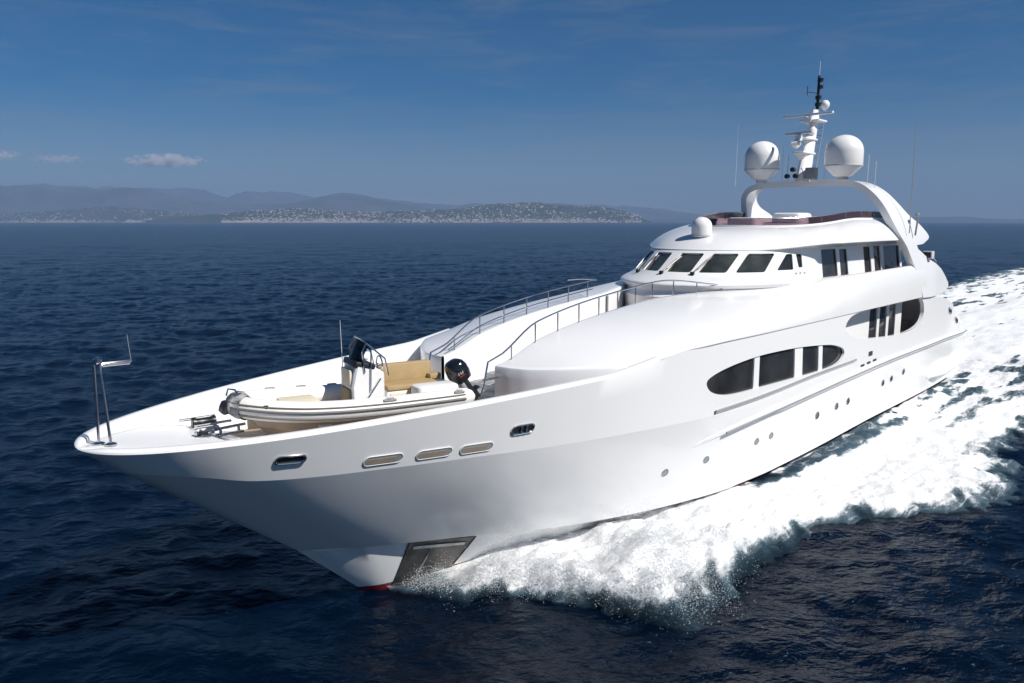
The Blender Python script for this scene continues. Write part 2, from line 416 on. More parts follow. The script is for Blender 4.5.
# shoulder body beside the walkway and the upper deck bulwark behind it
_tin = pchip([9, 16.2, 18, 20, 22, 24.5, 27, 34], [1.0, 1.0, 1.45, 2.3, 3.0, 3.62, 3.95, 4.02])
_zin = pchip([9, 9.5, 11, 12.8, 14.8, 16.8, 18.5, 21, 24, 34], [5.10, 5.13, 5.60, 5.93, 6.16, 6.33, 6.42, 6.48, 6.72, 6.86])
def body_out(s):
    k = sstep(11.5, 14.5, s)
    return t_top(s) + .05 * k - .10 * (1 - k), z_top(s) + .0 * k - .0
def front_s(t):       # plan curve of the rounded front wall
    return float(np.interp(t, [0, 1.0, 1.4, 1.9, 2.4, 2.8, 3.2, 3.5, 3.8, 4.1], [9.42, 9.42, 9.46, 9.6, 9.88, 10.2, 10.62, 11.0, 11.5, 12.2]))
BODY_END = 33.2
def body_p(u, w):     # u: 0 front .. 1 aft, w: 0 outer edge .. 1 inner edge
    s = 9.42 + (BODY_END - 9.42) * u
    for _ in range(3):
        to, zo = body_out(s); ti, zi = float(_tin(s)), float(_zin(s))
        th = w * math.pi / 2
        n = 1.32 + .68 * float(sstep(11.5, 18, s)) + .6 * float(sstep(17, 25, s))
        ct, sn = max(math.cos(th), 0) ** (2/n), max(math.sin(th), 0) ** (2/n)
        t = ti + (to - ti) * ct
        z = float(zo) + (zi - float(zo)) * sn
        s = 9.42 + (BODY_END - 9.42) * u + (front_s(t) - 9.42) * (1 - u) ** 9
    return np.array([s, float(t), z])

# wheelhouse: z 6.2 .. 7.72, u = plan angle up to pi/2, then metres/3 along the straight side
def house_p(u, z, off=0.):
    sg = 1 if u >= 0 else -1
    a = abs(u)
    rk = (z - 6.9) / .72
    s0 = 18.8 + 1.15 * rk; b = 3.12 - .10 * rk; A = 4.5 - .55*rk
    lip = math.exp(-((z - 6.66) / .17) ** 2)
    if a <= math.pi / 2:
        nx, ny = -math.cos(a) * b, math.sin(a) * A
        s = s0 + A * (1 - math.cos(a)); t = b * math.sin(a)
        l = math.hypot(nx, ny); fade = math.cos(a) ** .6 if a < 1.57 else 0
        o = off + .34 * lip * fade - (.25 * sstep(6.6, 6.3, z) * fade)
        s += nx / l * o; t += ny / l * o
    else:
        d = (a - math.pi / 2) * 3
        s = s0 + A + d - (.6 * rk) * min(1, d / 1.1); t = b + off
    return np.array([s, sg * t, z])
def roof_lip(u):
    a = abs(u)
    return .03 + .80 * float(sstep(.75, 2.0, a))
def roof_p(u, w):     # w: 0 lip .. 1 windscreen base
    sg = 1 if u >= 0 else -1
    a = abs(u)
    lz = 7.70 + .22 * float(sstep(.7, 1.7, a))
    L = house_p(u, 7.70, roof_lip(u)); L[2] = lz
    if a <= math.pi / 2:
        T = np.array([22.9 + 3.8 * (1 - math.cos(a)), sg * 2.85 * math.sin(a), 0])
    else:
        T = np.array([26.7 + (a - math.pi/2) * 2.45, sg * (2.85 + .15 * min(1, (a - math.pi/2) / .8)), 0])
    T[2] = 8.50 + .29 * float(sstep(23.5, 28.5, T[0]))
    th = w * math.pi / 2
    k = 1 - math.cos(th) if a < 99 else w
    kk = .5 * w + .5 * (1 - math.cos(th)); kz = .35 * w + .65 * math.sin(th)
    P = L + (T - L) * kk
    P[2] = L[2] + (T[2] - L[2]) * kz
    return P
# ---------------------------------------------------------------- GEO END

# ================================================================ the yacht
SHIP_ROT = math.pi / 2 - YAW
_a = np.array([math.sin(YAW), math.cos(YAW)]); _p = np.array([math.cos(YAW), -math.sin(YAW)])
def W(s, t, z): return (TIP_X + s*_a[0] + t*_p[0], TIP_Y + s*_a[1] + t*_p[1], z)
def WA(P):
    P = np.asarray(P, float); return np.stack([TIP_X + P[..., 0]*_a[0] + P[..., 1]*_p[0], TIP_Y + P[..., 0]*_a[1] + P[..., 1]*_p[1], P[..., 2]], -1)
MID = 21.0
yacht = empty('motor_yacht', 'large white motor yacht speeding through the blue sea with three white satellite domes', 'yacht', W(MID, 0, 0), SHIP_ROT)
def fr(A): return np.stack([A[:, 0] - MID, -A[:, 1], A[:, 2]], 1)
def part(mb, name, m, parent=None, **k):
    o = mb.build(name, M[m] if isinstance(m, str) else m, parent or yacht, fr, **k); return o

# ---- hull
OVAL = smooth_poly([(14.42, 4.36), (14.62, 4.08), (15.2, 3.89), (16.0, 3.81), (17.4, 3.79), (19.3, 3.755), (21.6, 3.70), (23.1, 3.74), (23.75, 3.93), (23.8, 4.16), (23.35, 4.33), (22.4, 4.50), (20.2, 4.68), (18.4, 4.75), (17.0, 4.755), (15.7, 4.67), (14.8, 4.53)], 5)
RECESS = smooth_poly([(23.92, 5.0), (24.2, 4.66), (25.3, 4.40), (27.0, 4.25), (28.6, 4.14), (30.2, 4.08), (31.6, 4.12), (32.7, 4.30), (33.15, 4.66), (33.1, 5.1), (32.7, 5.36), (31.5, 5.405), (29.5, 5.41), (27.2, 5.41), (25.6, 5.39), (24.5, 5.30)], 4)
c0 = int(np.argmax(ROWS[I_TOP, :, 0] > 12.9)); c1 = int(np.argmax(ROWS[I_TOP, :, 0] > 37.2))
hb = MB()
_mid = ROWS[I_CH:I_KN + 1].copy(); _mid[0, :, 2] += .0012; _mid[-1, :, 2] -= .0012      # crisp chine and knuckle
hb.grid(ROWS[:I_CH + 1]); hb.grid(_mid); hb.grid(ROWS[I_KN:, :c0 + 1]); hb.grid(ROWS[I_KN:, c1:])
bd = [tuple(ROWS[I_KN, c, [0, 2]]) for c in range(c0, c1 + 1)] + [tuple(ROWS[r, c1, [0, 2]]) for r in range(I_KN + 1, I_TOP)] \
   + [tuple(ROWS[I_TOP, c, [0, 2]]) for c in range(c1, c0 - 1, -1)] + [tuple(ROWS[r, c0, [0, 2]]) for r in range(I_TOP - 1, I_KN, -1)]
holed_panel(hb, hull_p, bd, [dense(OVAL, .2), dense(RECESS, .2)], .3, .16, -1)
# rounded cap rail, inner bulwark
def z_deck(s): return pchip([0, .6, 1.3, 2.2, 3.2, 4.2, 11], [4.755, 4.73, 4.66, 4.50, 4.15, 3.98, 3.98])(s)
def cap_ring(c):
    s, t, z = ROWS[I_TOP, c]; k = min(1., t / .7); zd = float(z_deck(s)); out = []
    dz = max(0., z + .05 - zd)
    for d, h in ((0, 0), (.012, .035), (.05, .062), (.12, .075), (.20, .070), (.25, .045), (.275, 0.0)):
        out.append([s + (.25 * d if s < 3 else 0) , t - d * k, z + h * k])
    for d, q in ((.285, .25), (.30, .6), (.33, .88), (.40, .98), (.5, 1.0)):
        zz = z - (z - zd) * q; out.append([s + (.1 * d if s < 3 else 0), min(t - d * k, max(hull_t(s, zz - .05) - .07, 0)), zz])
    return out
ccap = int(np.argmax(ROWS[I_TOP, :, 0] > 12.6))
hb.grid([cap_ring(c) for c in range(0, ccap)])
# aft quarter: bulwark thickness
hb.grid([[ROWS[I_TOP, c] - np.array([0, d, -h]) for d, h in ((0, 0), (.04, .05), (.2, .05), (.26, -.05), (.3, -1.2))] for c in range(c1 - 6, NC)])
hb.mirror()
tr = ROWS[:, -1, :]                                   # transom
hb.grid([[q * [1, k, 1] + [.35 * (1 - abs(k)), 0, 0] for k in (1, .5, 0, -.5, -1)] for q in tr])
hull = part(hb, 'hull', 'hull', sharp=28)

# foredeck sheet
db = MB(); rows = []
for c in range(0, ccap):
    r = np.array(cap_ring(c)[-1]); zd = r[2]
    rows.append([[r[0], r[1] * k, zd + .02 * (1 - k*k) - .004] for k in (1, .85, .5, 0, -.5, -.85, -1)])
db.grid(rows)
dk = part(db, 'foredeck', ['teak'] if False else [M['white2'], M['teak']], sharp=40)
for f in dk.data.polygons:
    c = f.center; s = c.x + MID
    if s > 3.3 and abs(c.y) < float(t_top(s)) - .75: f.material_index = 1

# windows of the long hull opening: glass with mullions
pl = pane_mesh(hull_p, OVAL, .10, -1, .5); o = part(pl, 'side_window', 'glass')
cut = [(17.0, 17.32), (19.75, 20.35), (21.65, 21.98)]
def oval_band(a, b):
    top = [z for s, z in OVAL]; zs = []
    for s in (a, b):
        hit = sorted(z0 + (z1 - z0) * (s - s0) / (s1 - s0) for (s0, z0), (s1, z1) in zip(OVAL, OVAL[1:] + OVAL[:1]) if (s0 - s) * (s1 - s) <= 0 and s0 != s1)
        zs.append((hit[0] - .03, hit[-1] + .03))
    return [(a, zs[0][0]), (b, zs[1][0]), (b, zs[1][1]), (a, zs[0][1])]
for a, b in cut: part(decal(hull_p, oval_band(a, b), -.045, -1, .055), 'mullion', 'white2', o)
aft_fill = [q for q in OVAL if q[0] >= 23.25]
om = MB().add(fr_pts := [(x, -y, z) for x, y, z in pl.v], [f[::-1] for f in pl.f]); part(om, 'side_window', 'glass')
# gasket line round the glass
for sg in (1, -1):
    g = MB(); g.tube([offset_map(hull_p, u, v, -.09, -1) * [1, sg, 1] for u, v in OVAL + OVAL[:1]], .018, 6, False); part(g, 'window_gasket', 'gasket')

# rub rails
def rail_on_hull(pts, w, h, name, m, taper=None):
    f = pchip([q[0] for q in pts], [q[1] for q in pts]); S = np.linspace(pts[0][0], pts[-1][0], 70)
    for sg in (1, -1):
        g = MB(); rows = []
        for i, s in enumerate(S):
            k = min(1, (i + .02) / 12) if taper else 1.
            z = float(f(s)); ww = w * k
            rows.append([[s, (hull_t(s, z - h*.5) - .01) * sg, z - h*.5], [s, (hull_t(s, z - h*.25) + ww) * sg, z - h*.28], [s, (hull_t(s, z) + ww) * sg, z + h*.25], [s, (hull_t(s, z) - .01) * sg, z + h*.5]])
        g.grid(rows, True); part(g, name, m)
rail_on_hull([(14.1, 2.56), (15.1, 2.68), (16.4, 2.80), (20.2, 3.0), (24.5, 3.12), (30, 3.2), (35.9, 3.2), (41.7, 3.02)], .14, .18, 'rub_rail', 'white2', True)
rail_on_hull([(14.9, 3.44), (17.4, 3.50), (20.9, 3.60), (24.9, 3.64)], .05, .10, 'rub_rail', 'white2')
# grey guard strip along each rail, its colour standing in for the rail's shade
def strip(pts, off, r, name, m):
    f = pchip([q[0] for q in pts], [q[1] for q in pts]); S = np.linspace(pts[0][0], pts[-1][0], 60)
    for sg in (1, -1):
        g = MB(); g.tube([[s, (hull_t(s, float(f(s))) + off) * sg, float(f(s))] for s in S], r, 6); part(g, name, m)
strip([(14.9, 3.47), (17.4, 3.53), (20.9, 3.63), (24.9, 3.67)], .045, .036, 'rail_shade_strip', 'grey')
strip([(15.5, 2.74), (16.6, 2.84), (18, 2.93), (20.2, 3.02), (24.5, 3.14), (30, 3.22), (35.9, 3.22), (41.7, 3.04)], .14, .034, 'rail_shade_strip', 'grey')
# overhanging quarter strake above the swim platform
for sg in (1, -1):
    g = MB(); rows = []
    for s in np.linspace(34.8, 42.0, 30):
        k = min(1, (s - 34.75) / 1.4); z = 1.50 + .028 * (s - 35)
        t = hull_t(min(s, 41.4), z)
        rows.append([[s, (t - .03) * sg, z - .16], [s, (t + .42 * k) * sg, z + .0], [s, (t + .44 * k) * sg, z + .06], [s, (t - .03) * sg, z + .36]])
    g.grid(rows, True); part(g, 'quarter_strake', 'white2')
part(MB().box((42.1, 0, 1.35), (1.7, 7.4, .22), bevel=.25), 'swim_platform', 'white2')

# portholes, fairleads, vents on both sides
def ellipse(c, a, b, n=22, tilt=0.):
    return [(c[0] + a*math.cos(q)*math.cos(tilt) - b*math.sin(q)*math.sin(tilt), c[1] + a*math.cos(q)*math.sin(tilt) + b*math.sin(q)*math.cos(tilt)) for q in np.linspace(0, 2*math.pi, n, endpoint=False)]
def stadium(c, L, h, tilt=0., n=8):
    P = []
    for sx in (1, -1):
        for a in np.linspace(-math.pi/2, math.pi/2, n): P.append((sx * (L/2 - h/2 + h/2*math.cos(a)), sx * h/2*math.sin(a)))
    return [(c[0] + x*math.cos(tilt) - y*math.sin(tilt), c[1] + x*math.sin(tilt) + y*math.cos(tilt)) for x, y in P]
def both(mk, name, m, parents=(None, None)):
    out = []
    for sg in (1, -1):
        g = mk()
        if sg < 0: g.v = [(a, -b, c) for a, b, c in g.v]; g.f = [f[::-1] for f in g.f]
        out.append(part(g, name, m, parents[0 if sg > 0 else 1]))
    return out
def ring_on(poly, r, off=.0): return MB().tube([offset_map(hull_p, u, v, off, -1) for u, v in poly + poly[:1]], r, 6, False)
PORTS = [(13.3, 1.96), (15.0, 2.0), (17.6, 2.04), (18.5, 2.05), (21.9, 2.09), (23.6, 2.12), (24.7, 2.12), (28.4, 2.25), (29.4, 2.28), (30.9, 2.36)]
for i, c in enumerate(PORTS):
    big = c[0] > 21.5; a, b = (.155, .125) if big else (.125, .10)
    pp = both(lambda: decal(hull_p, ellipse(c, a, b), .004, -1, .02), 'porthole', 'glass' if big else 'grey')
    both(lambda: ring_on(ellipse(c, a, b), .018 if big else .012, .004), 'rim', 'steel', pp)
for c, L, h, tl in ((2.9, 4.37), .52, .155, -.06), ((4.70, 4.05), .80, .2, -.04), ((5.80, 3.99), .80, .2, -.04), ((6.80, 3.93), .80, .2, -.04), ((7.92, 4.18), .60, .19, -.02):
    mouth = c[0] in (4.70, 5.80, 6.80)
    pp = both(lambda: decal(hull_p, stadium(c, L, h, tl), .016, -1, .05), 'freeing_port' if mouth else 'fairlead', 'grey' if mouth else 'black')
    both(lambda: ring_on(stadium(c, L, h, tl), .008 if mouth else .024, .018), 'rim', 'white2' if mouth else 'steel', pp)
    if mouth: both(lambda: decal(hull_p, stadium((c[0] - .05, c[1] - .02), L * .82, h * .62, tl), .022, -1, .012), 'scupper_flap', 'stone', pp)
    elif c[0] > 5: both(lambda: MB().tube([offset_map(hull_p, c[0] - .06, c[1] - .08, .03, -1), offset_map(hull_p, c[0] - .06, c[1] + .08, .03, -1)], .03).tube([offset_map(hull_p, c[0] + .08, c[1] - .08, .03, -1), offset_map(hull_p, c[0] + .08, c[1] + .08, .03, -1)], .03), 'roller', 'steel', pp)
for c in ((25.7, 3.34), (26.35, 3.36), (27.0, 3.38)): both(lambda: decal(hull_p, stadium(c, .42, .09), .004, -1, .02), 'vent_slot', 'bronze')
both(lambda: decal(hull_p, round_poly([(26.3, 3.60), (26.75, 3.60), (26.75, 3.78), (26.3, 3.78)], .05), .004, -1, .02), 'vent_slot', 'bronze')
for c in ((37.6, 4.42), (39.1, 3.82)): 
    pp = both(lambda: decal(hull_p, stadium(c, .55, .2, -.3), .004, -1, .02), 'fairlead', 'black'); both(lambda: ring_on(stadium(c, .55, .2, -.3), .04, .012), 'rim', 'steel', pp)
# stainless anchor pocket on the forefoot
PL = [(6.58, 1.32), (8.32, 1.03), (7.95, -.1), (6.48, .10)]
pk = both(lambda: decal(hull_p, PL, .018, -1, .04, .3), 'anchor_plate', 'dullsteel')
both(lambda: decal(hull_p, [(6.72, 1.15), (8.12, .92), (8.10, .84), (6.71, 1.07)], .035, -1, .03), 'rib', 'steel', pk)
both(lambda: ring_on(PL, .016, .02), 'edge', 'dullsteel', pk)
both(lambda: decal(hull_p, [(7.22, .98), (7.26, .98), (7.1, .15), (7.06, .15)], .024, -1, .01), 'seam', 'grey', pk)

# ---- shoulder bodies beside the walkway, running aft into the upper deck bulwark
U = np.concatenate([np.linspace(0, .12, 16)[:-1], np.linspace(.12, 1, 50)]); Wq = np.linspace(0, 1, 26)
G = np.array([[body_p(u, w) for w in Wq] for u in U])
sb = MB()
lip = [[g[0] + [0, -.16, -.03], g[0] + [0, -.03, -.045], g[0] + [0, -.0, -.02]] for g in G]
S1 = [np.vstack([np.array(l), g]) for l, g in zip(lip, G)]
inner = []
for g in G:
    e = g[-1]; drop = 1.75 if g[-1][0] < 15.5 else .95
    inner.append([e + [0, -.03, -.02], e + [0, -.045, -.06], [e[0], e[1] - .05, e[2] - drop]])
S2 = np.array([np.vstack([a, np.array(b)]) for a, b in zip(S1, inner)])
sb.grid(S2)
f0 = G[0]; wall = []                                  # rounded front wall
for k, (dx, dz) in enumerate(((0, 0), (-.04, -.02), (-.06, -.07), (-.065, -.3), (-.065, -1.3))):
    row = []
    for j, q in enumerate(f0):
        a, b = f0[max(j-1, 0)], f0[min(j+1, len(f0)-1)]; d = b - a; n = np.array([-abs(d[1]), abs(d[0]) if d[0] < 0 else d[0], 0]); l = np.linalg.norm(n)
        n = n / l if l > 1e-6 else np.array([-1, 0, 0]); v = q + np.array([n[0] * -dx, 0, dz]); v[1] = min(v[1], hull_t(v[0], v[2]) - .06) if dz < -.2 else v[1]; row.append(v)
    wall.append(row)
sb.grid(wall)
e = S2[-1]; cen = np.array([BODY_END, 4.0, 5.6]); k0 = len(sb.v)     # aft end
sb.add(list(e), [list(range(len(e)))])
for sg in (1, -1):
    g = MB(); g.v = [(a, b * sg, c) for a, b, c in sb.v]; g.f = list(sb.f); g.m = list(sb.m)
    part(g, 'shoulder_bulwark', 'white', sharp=38)

# ---- walkway, stairs, upper deck
wk = MB(); rows = []
for s in np.linspace(15.2, 34.2, 40):
    tt = float(t_top(min(s, 33))) - (.12 if s > 12 else .1); tt = min(tt, 4.05) * (1 if s < 34 else 1 - .08 * (s - 34))
    rows.append([[s, tt, 5.47], [s, tt, 5.50], [s, 0, 5.52], [s, -tt, 5.50], [s, -tt, 5.47], [s, 0, 5.44]])
wk.grid(rows, True); wk.f.append(list(range(6))[::-1]); wk.m.append(0); n = len(wk.v); wk.f.append(list(range(n-6, n))); wk.m.append(0)
part(wk, 'upper_deck', 'teak')
st = MB()
for i in range(7):
    z = 3.98 + .16 * (i + 1); s = 9.75 + .62 * i
    st.box((s + (13.9 - s) / 2, 0, z - .13), (13.9 - s, 1.9, .26), bevel=.03)
st.box((14.55, 0, 5.0), (1.5, 1.9, .3), bevel=.03)
stp = part(st, 'stairs', 'lightgrey')
for i in range(7): part(MB().box((9.75 + .62*i + .3, 0, 3.98 + .16*(i+1) + .008), (.5, 1.78, .014)), 'tread', 'grey', stp)
part(MB().box((16.9, -1.2, 5.8), (.06, .6, .9), rot=.5, bevel=.02), 'shaded_bulwark_end', 'grey')  # end of the starboard bulwark, its shade put in as grey paint

# ---- hand rails on both sides of the walkway
def rails(sg, S_end):
    rail = MB(); S = np.linspace(9.05, S_end, 46)
    def rh(s): return .50 * float(sstep(8.4, 10.8, s)) - (.36 * float(sstep(16.6, 19.6, s)) if sg > 0 else 0)
    def base(s): 
        s2 = max(s, 9.6); return np.array([s, sg * float(_tin(s2) + .07), float(_zin(s2))])
    pts = []
    for s in S:
        h = rh(s); q = base(s); q[2] += h + .02; pts.append(q)
    pts = [base(8.75) + [0, 0, -.75]] + [base(8.9) + [0, 0, -.45]] + pts if True else pts
    rail.tube(pts, .024, 8)
    top = part(rail, 'hand_rail', 'steel')
    for s in np.linspace(9.9, S_end - .1, int((S_end - 9.9) / .86) + 1):
        q = base(s); h = rh(s); part(MB().tube([q - [0, 0, .05], q + [0, 0, h + .02]], .019, 8), 'post', 'steel', top)
    if sg < 0:
        part(MB().tube([base(s) + [0, .06, .24 * float(sstep(8.4, 10.8, s))] for s in np.linspace(9.6, 16, 30)], .017, 8), 'mid_rail', 'steel', top)
        part(MB().tube([base(S_end) + [0, 0, .54], base(S_end) + [.25, .1, .54], base(S_end) + [.45, -.2, .54], base(S_end) + [.3, -.55, .54], base(S_end) + [-.4, -.6, .54]], .022, 8), 'rail_end', 'steel', top)
    else:
        part(MB().tube([base(s) + [0, 0, -.33] for s in np.linspace(8.85, 11.6, 16)], .028, 8), 'stair_rail', 'steel', top)
rails(1, 21.0); rails(-1, 15.9)

# ---- wheelhouse
UM = 4.95
WIN = {'front': [(-.80, -.52), (-.42, -.145), (-.03, .25), (.33, .60), (.69, .975)]}
def rnd(p, r=.05): return round_poly(p, r, 4)
def uw(u): return u * 3.3
holes, kinds = [], []
for a, b in WIN['front']:
    d = .0 if abs(a + b) < .4 else .03 * np.sign(a + b)
    holes.append([(u / 3.3, z) for u, z in rnd([(uw(a), 6.985), (uw(b), 6.985), (uw(b + d * .5), 7.60), (uw(a + d * .5), 7.60)], .07)]); kinds.append('f')
for sg in (1, -1):
    side = [[(1.10, 7.03), (1.30, 7.03), (1.205, 7.57), (1.13, 7.57)], [(1.365, 7.09), (1.425, 7.09), (1.34, 7.56), (1.255, 7.56)],
            [(1.96, 6.45), (2.44, 6.45), (2.44, 7.66), (1.96, 7.66)], [(2.54, 6.45), (2.80, 6.45), (2.80, 7.64), (2.54, 7.64)],
            [(3.40, 6.42), (3.66, 6.42), (3.66, 7.67), (3.40, 7.67)], [(3.79, 6.42), (4.05, 6.42), (4.05, 7.67), (3.79, 7.67)], [(4.19, 6.42), (4.86, 6.42), (4.86, 7.64), (4.19, 7.64)]]
    for q in side:
        P = rnd([(uw(u), z) for u, z in q], .05); P = [(u / 3.3 * sg, z) for u, z in P]
        holes.append(P if sg > 0 else P[::-1]); kinds.append('s')
hw = MB()
UF = np.linspace(-1.7, 1.7, 91); zl = np.concatenate([np.linspace(6.2, 6.45, 5)[:-1], np.linspace(6.45, 6.93, 22)])
hw.grid([[house_p(u, z) for u in UF] for z in zl])
def hset(f): return [[(u / 3, z) for u, z in dense([(u * 3, z) for u, z in h], .09)] for h in holes if f(np.mean([q[0] for q in h]))]
side_z = [(1.7 * 3, z) for z in zl[::-1]]
outl = [(u, 6.93) for u in UF] + [(1.7, 7.2), (1.7, 7.5)] + [(u, 7.74) for u in UF[::-1]] + [(-1.7, 7.5), (-1.7, 7.2)]
holed_panel(hw, house_p, outl, hset(lambda u: abs(u) < 1.7), .085, .07, -1, 3.)
for sg in (1, -1):
    o1 = [(sg * 1.7, z) for z in zl] + [(sg * 1.7, 7.2), (sg * 1.7, 7.5)] + [(sg * u, 7.74) for u in np.linspace(1.7, UM, 60)] + [(sg * UM, 7.2), (sg * UM, 6.7)] + [(sg * u, 6.2) for u in np.linspace(UM, 1.7, 60)[:-1]]
    holed_panel(hw, house_p, o1 if sg > 0 else o1[::-1], hset(lambda u: abs(u) > 1.7 and u * sg > 0), .12, .07, -1, 3.)
hw.grid([[house_p(u, 6.2, o) + [0, 0, dz] for u in np.linspace(-UM, UM, 120)] for o, dz in ((0, 0), (-.05, -.75))])
ae = [house_p(UM, z) for z in (5.45, 6.2, 7.74)]; hw.grid([[q * [1, k, 1] for k in (1, 0, -1)] for q in ae])
house = part(hw, 'wheelhouse', 'white', sharp=32)
for h, k in zip(holes, kinds):
    w = part(pane_mesh(house_p, h, .062, -1, .3, 3.), 'window', 'glass2' if k == 'f' else 'glass')
    part(MB().tube([offset_map(house_p, u, v, -.052, -1) for u, v in h + h[:1]], .016, 5, False), 'seal', 'gasket', w)
for u, z in ((-.47, 6.93), (-.06, 6.95), (.29, 6.95)):            # wipers parked on the mullions
    wp = MB(); a = offset_map(house_p, u, z, .04, -1); b = offset_map(house_p, u + .045, z + .42, .035, -1)
    wp.tube([a, b], .022, 6); wp.tube([offset_map(house_p, u + .015, z + .12, .03, -1), offset_map(house_p, u + .065, z + .5, .02, -1)], .03, 6)
    wq = part(wp, 'wiper', 'black'); part(MB().box(tuple(offset_map(house_p, u, z - .03, .03, -1)), (.14, .12, .14), bevel=.03), 'motor', 'black', wq)
for k, u in enumerate((1.33, 1.39, 1.46)):                         # small grey marks below the corner windows
    part(decal(house_p, [(u, 6.86), (u + .03, 6.86), (u + .035, 6.93), (u + .005, 6.93)], .004, -1, .01), 'name_mark', 'grey')

# ---- roof with its overhang
UR = np.concatenate([np.linspace(-4.85, -1.57, 40)[:-1], np.linspace(-1.57, 1.57, 61)[:-1], np.linspace(1.57, 4.85, 40)])
rf = MB(); rows = []
for u in UR:
    L = roof_p(u, 0); hp = house_p(u, 7.72, -.06); hp[2] = 7.705
    c = np.array([L[0], L[1], 0]) - np.array([hp[0], hp[1], 0]); 
    under = [hp, hp + (L - hp) * [.45, .45, .75], hp + (L - hp) * [.95, .95, 1] + [0, 0, -.02], L + [0, 0, .012]]
    prof = [roof_p(u, w) for w in np.linspace(.03, 1, 16)]
    T = prof[-1]; q = np.array([0, -np.sign(T[1]) * .02, .0])
    rows.append(under + prof + [T + [0, 0, .05], T * [1, .965, 1] + [.05, 0, .06], T * [1, .955, 1] + [.06, 0, -.12]])
rf.grid(rows)
k = len(rows[0]); n = len(rows)
for i in range(n // 2):                                              # fly deck floor
    a, b = i, n - 1 - i
    if b - a > 1:
        A0, A1, B0, B1 = (rows[a][-1], rows[a+1][-1], rows[b][-1], rows[b-1][-1]); rf.add([A0, A1, B1, B0], [[0, 1, 2, 3]])
rf.add(rows[0], [list(range(k))]); rf.add(rows[-1], [list(range(k))])
roof = part(rf, 'wheelhouse_roof', 'white', sharp=35)

# ---- tinted wind screen round the fly bridge
US = np.linspace(-3.7, 3.7, 90); sc = MB(); rows = []
for u in US:
    T = roof_p(u, 1.0); C = np.array([28.0, 0, 0]); d = T - C; d[2] = 0; d /= np.linalg.norm(d)
    h = .31
    rows.append([T - d * .03 + [0, 0, .03], T - d * .10 + [0, 0, h], T - d * .118 + [0, 0, h], T - d * .05 + [0, 0, .03]])
sc.grid(rows, True); scr = part(sc, 'wind_screen', 'tint')
part(MB().tube([(r[1] + r[2]) / 2 for r in rows], .014, 6), 'screen_rail', 'steel', scr)
for i in range(3, 90, 7): part(MB().tube([rows[i][0], (rows[i][1] + rows[i][2]) / 2], .012, 6), 'screen_post', 'steel', scr)
part(MB().box((28.0, .3, 8.80), (1.3, 1.3, .5), bevel=.24), 'flybridge_seat', 'white2')
part(MB().box((25.6, -.6, 8.6), (.8, 1.3, .5), bevel=.2), 'flybridge_console', 'white2')

# ---- radar arch: a band with thickness sweeping from side to side
FRONT = [(29.75, 0, 10.46), (29.72, 1.2, 10.46), (29.70, 2.0, 10.40), (29.72, 2.45, 10.24), (29.76, 2.9, 9.9), (29.80, 3.3, 9.45), (29.9, 3.62, 8.9), (30.25, 3.85, 8.3), (30.95, 4.02, 7.68), (31.0, 4.03, 7.63), (31.5, 4.14, 7.05), (32.02, 4.24, 6.45), (32.65, 4.36, 5.42)]
AFT = [(31.0, 0, 10.46), (30.95, 1.2, 10.46), (30.9, 2.0, 10.40), (30.95, 2.5, 10.26), (31.1, 2.95, 9.98), (31.35, 3.35, 9.55), (31.9, 3.68, 9.02), (33.15, 3.9, 8.50), (34.0, 4.02, 8.0), (33.2, 4.03, 7.72), (33.4, 4.10, 7.50), (35.4, 4.16, 6.60), (36.4, 4.22, 5.44)]
AFT2 = {8: (34.0, 4.0, 7.95)}
def resample(P, n):
    P = np.array(P); d = np.r_[0, np.cumsum(np.linalg.norm(np.diff(P, axis=0), axis=1))]; d /= d[-1]
    x = np.linspace(0, 1, n); return np.stack([pchip(d, P[:, k])(x) for k in range(3)], 1)
def band(F, A, thick, name, m, nq=9):
    rows = []; N = len(F)
    for i in range(N):
        dn = F[min(i+1, N-1)] - F[max(i-1, 0)]; n = np.array([0, dn[2], -dn[1]]); n = n / np.linalg.norm(n)      # inward
        sec = [F[i] + (A[i] - F[i]) * k for k in np.linspace(0, 1, nq)]
        th = thick
        o = [sec[0] + n * .05] + [q for q in sec] + [sec[-1] + n * .04]
        inn = [q + n * th * (1 - .5 * (k / (nq - 1))) for k, q in enumerate(sec)][::-1]
        inn[-1] = inn[-1]
        rows.append(o + inn)
    g = MB(); g.grid(rows, True); L = len(rows[0]); g.add(rows[0], [list(range(L))]); g.add(rows[-1], [list(range(L))])
    return g
F1 = resample(FRONT[:10], 44); A1 = resample(AFT[:10], 44)
FS = resample([(29.75, 0, 10.46), (29.72, 1.2, 10.46), (29.70, 2.0, 10.42), (29.75, 2.5, 10.30), (29.8, 2.82, 10.08), (29.9, 3.0, 9.8), (30.05, 3.08, 9.45), (30.2, 3.1, 9.0), (30.3, 3.1, 8.6)], 44)
AS = resample([(31.0, 0, 10.46), (30.95, 1.2, 10.46), (30.9, 2.0, 10.42), (31.0, 2.5, 10.30), (31.15, 2.82, 10.08), (31.4, 3.0, 9.8), (31.9, 3.08, 9.45), (32.9, 3.1, 9.05), (34.0, 3.1, 8.6)], 44)
F1 = np.vstack([(FS * [1, -1, 1])[::-1][:-1], F1]); A1 = np.vstack([(AS * [1, -1, 1])[::-1][:-1], A1])
arch = part(band(F1, A1, .27, 'arch', 'white'), 'radar_arch', 'white', sharp=40)
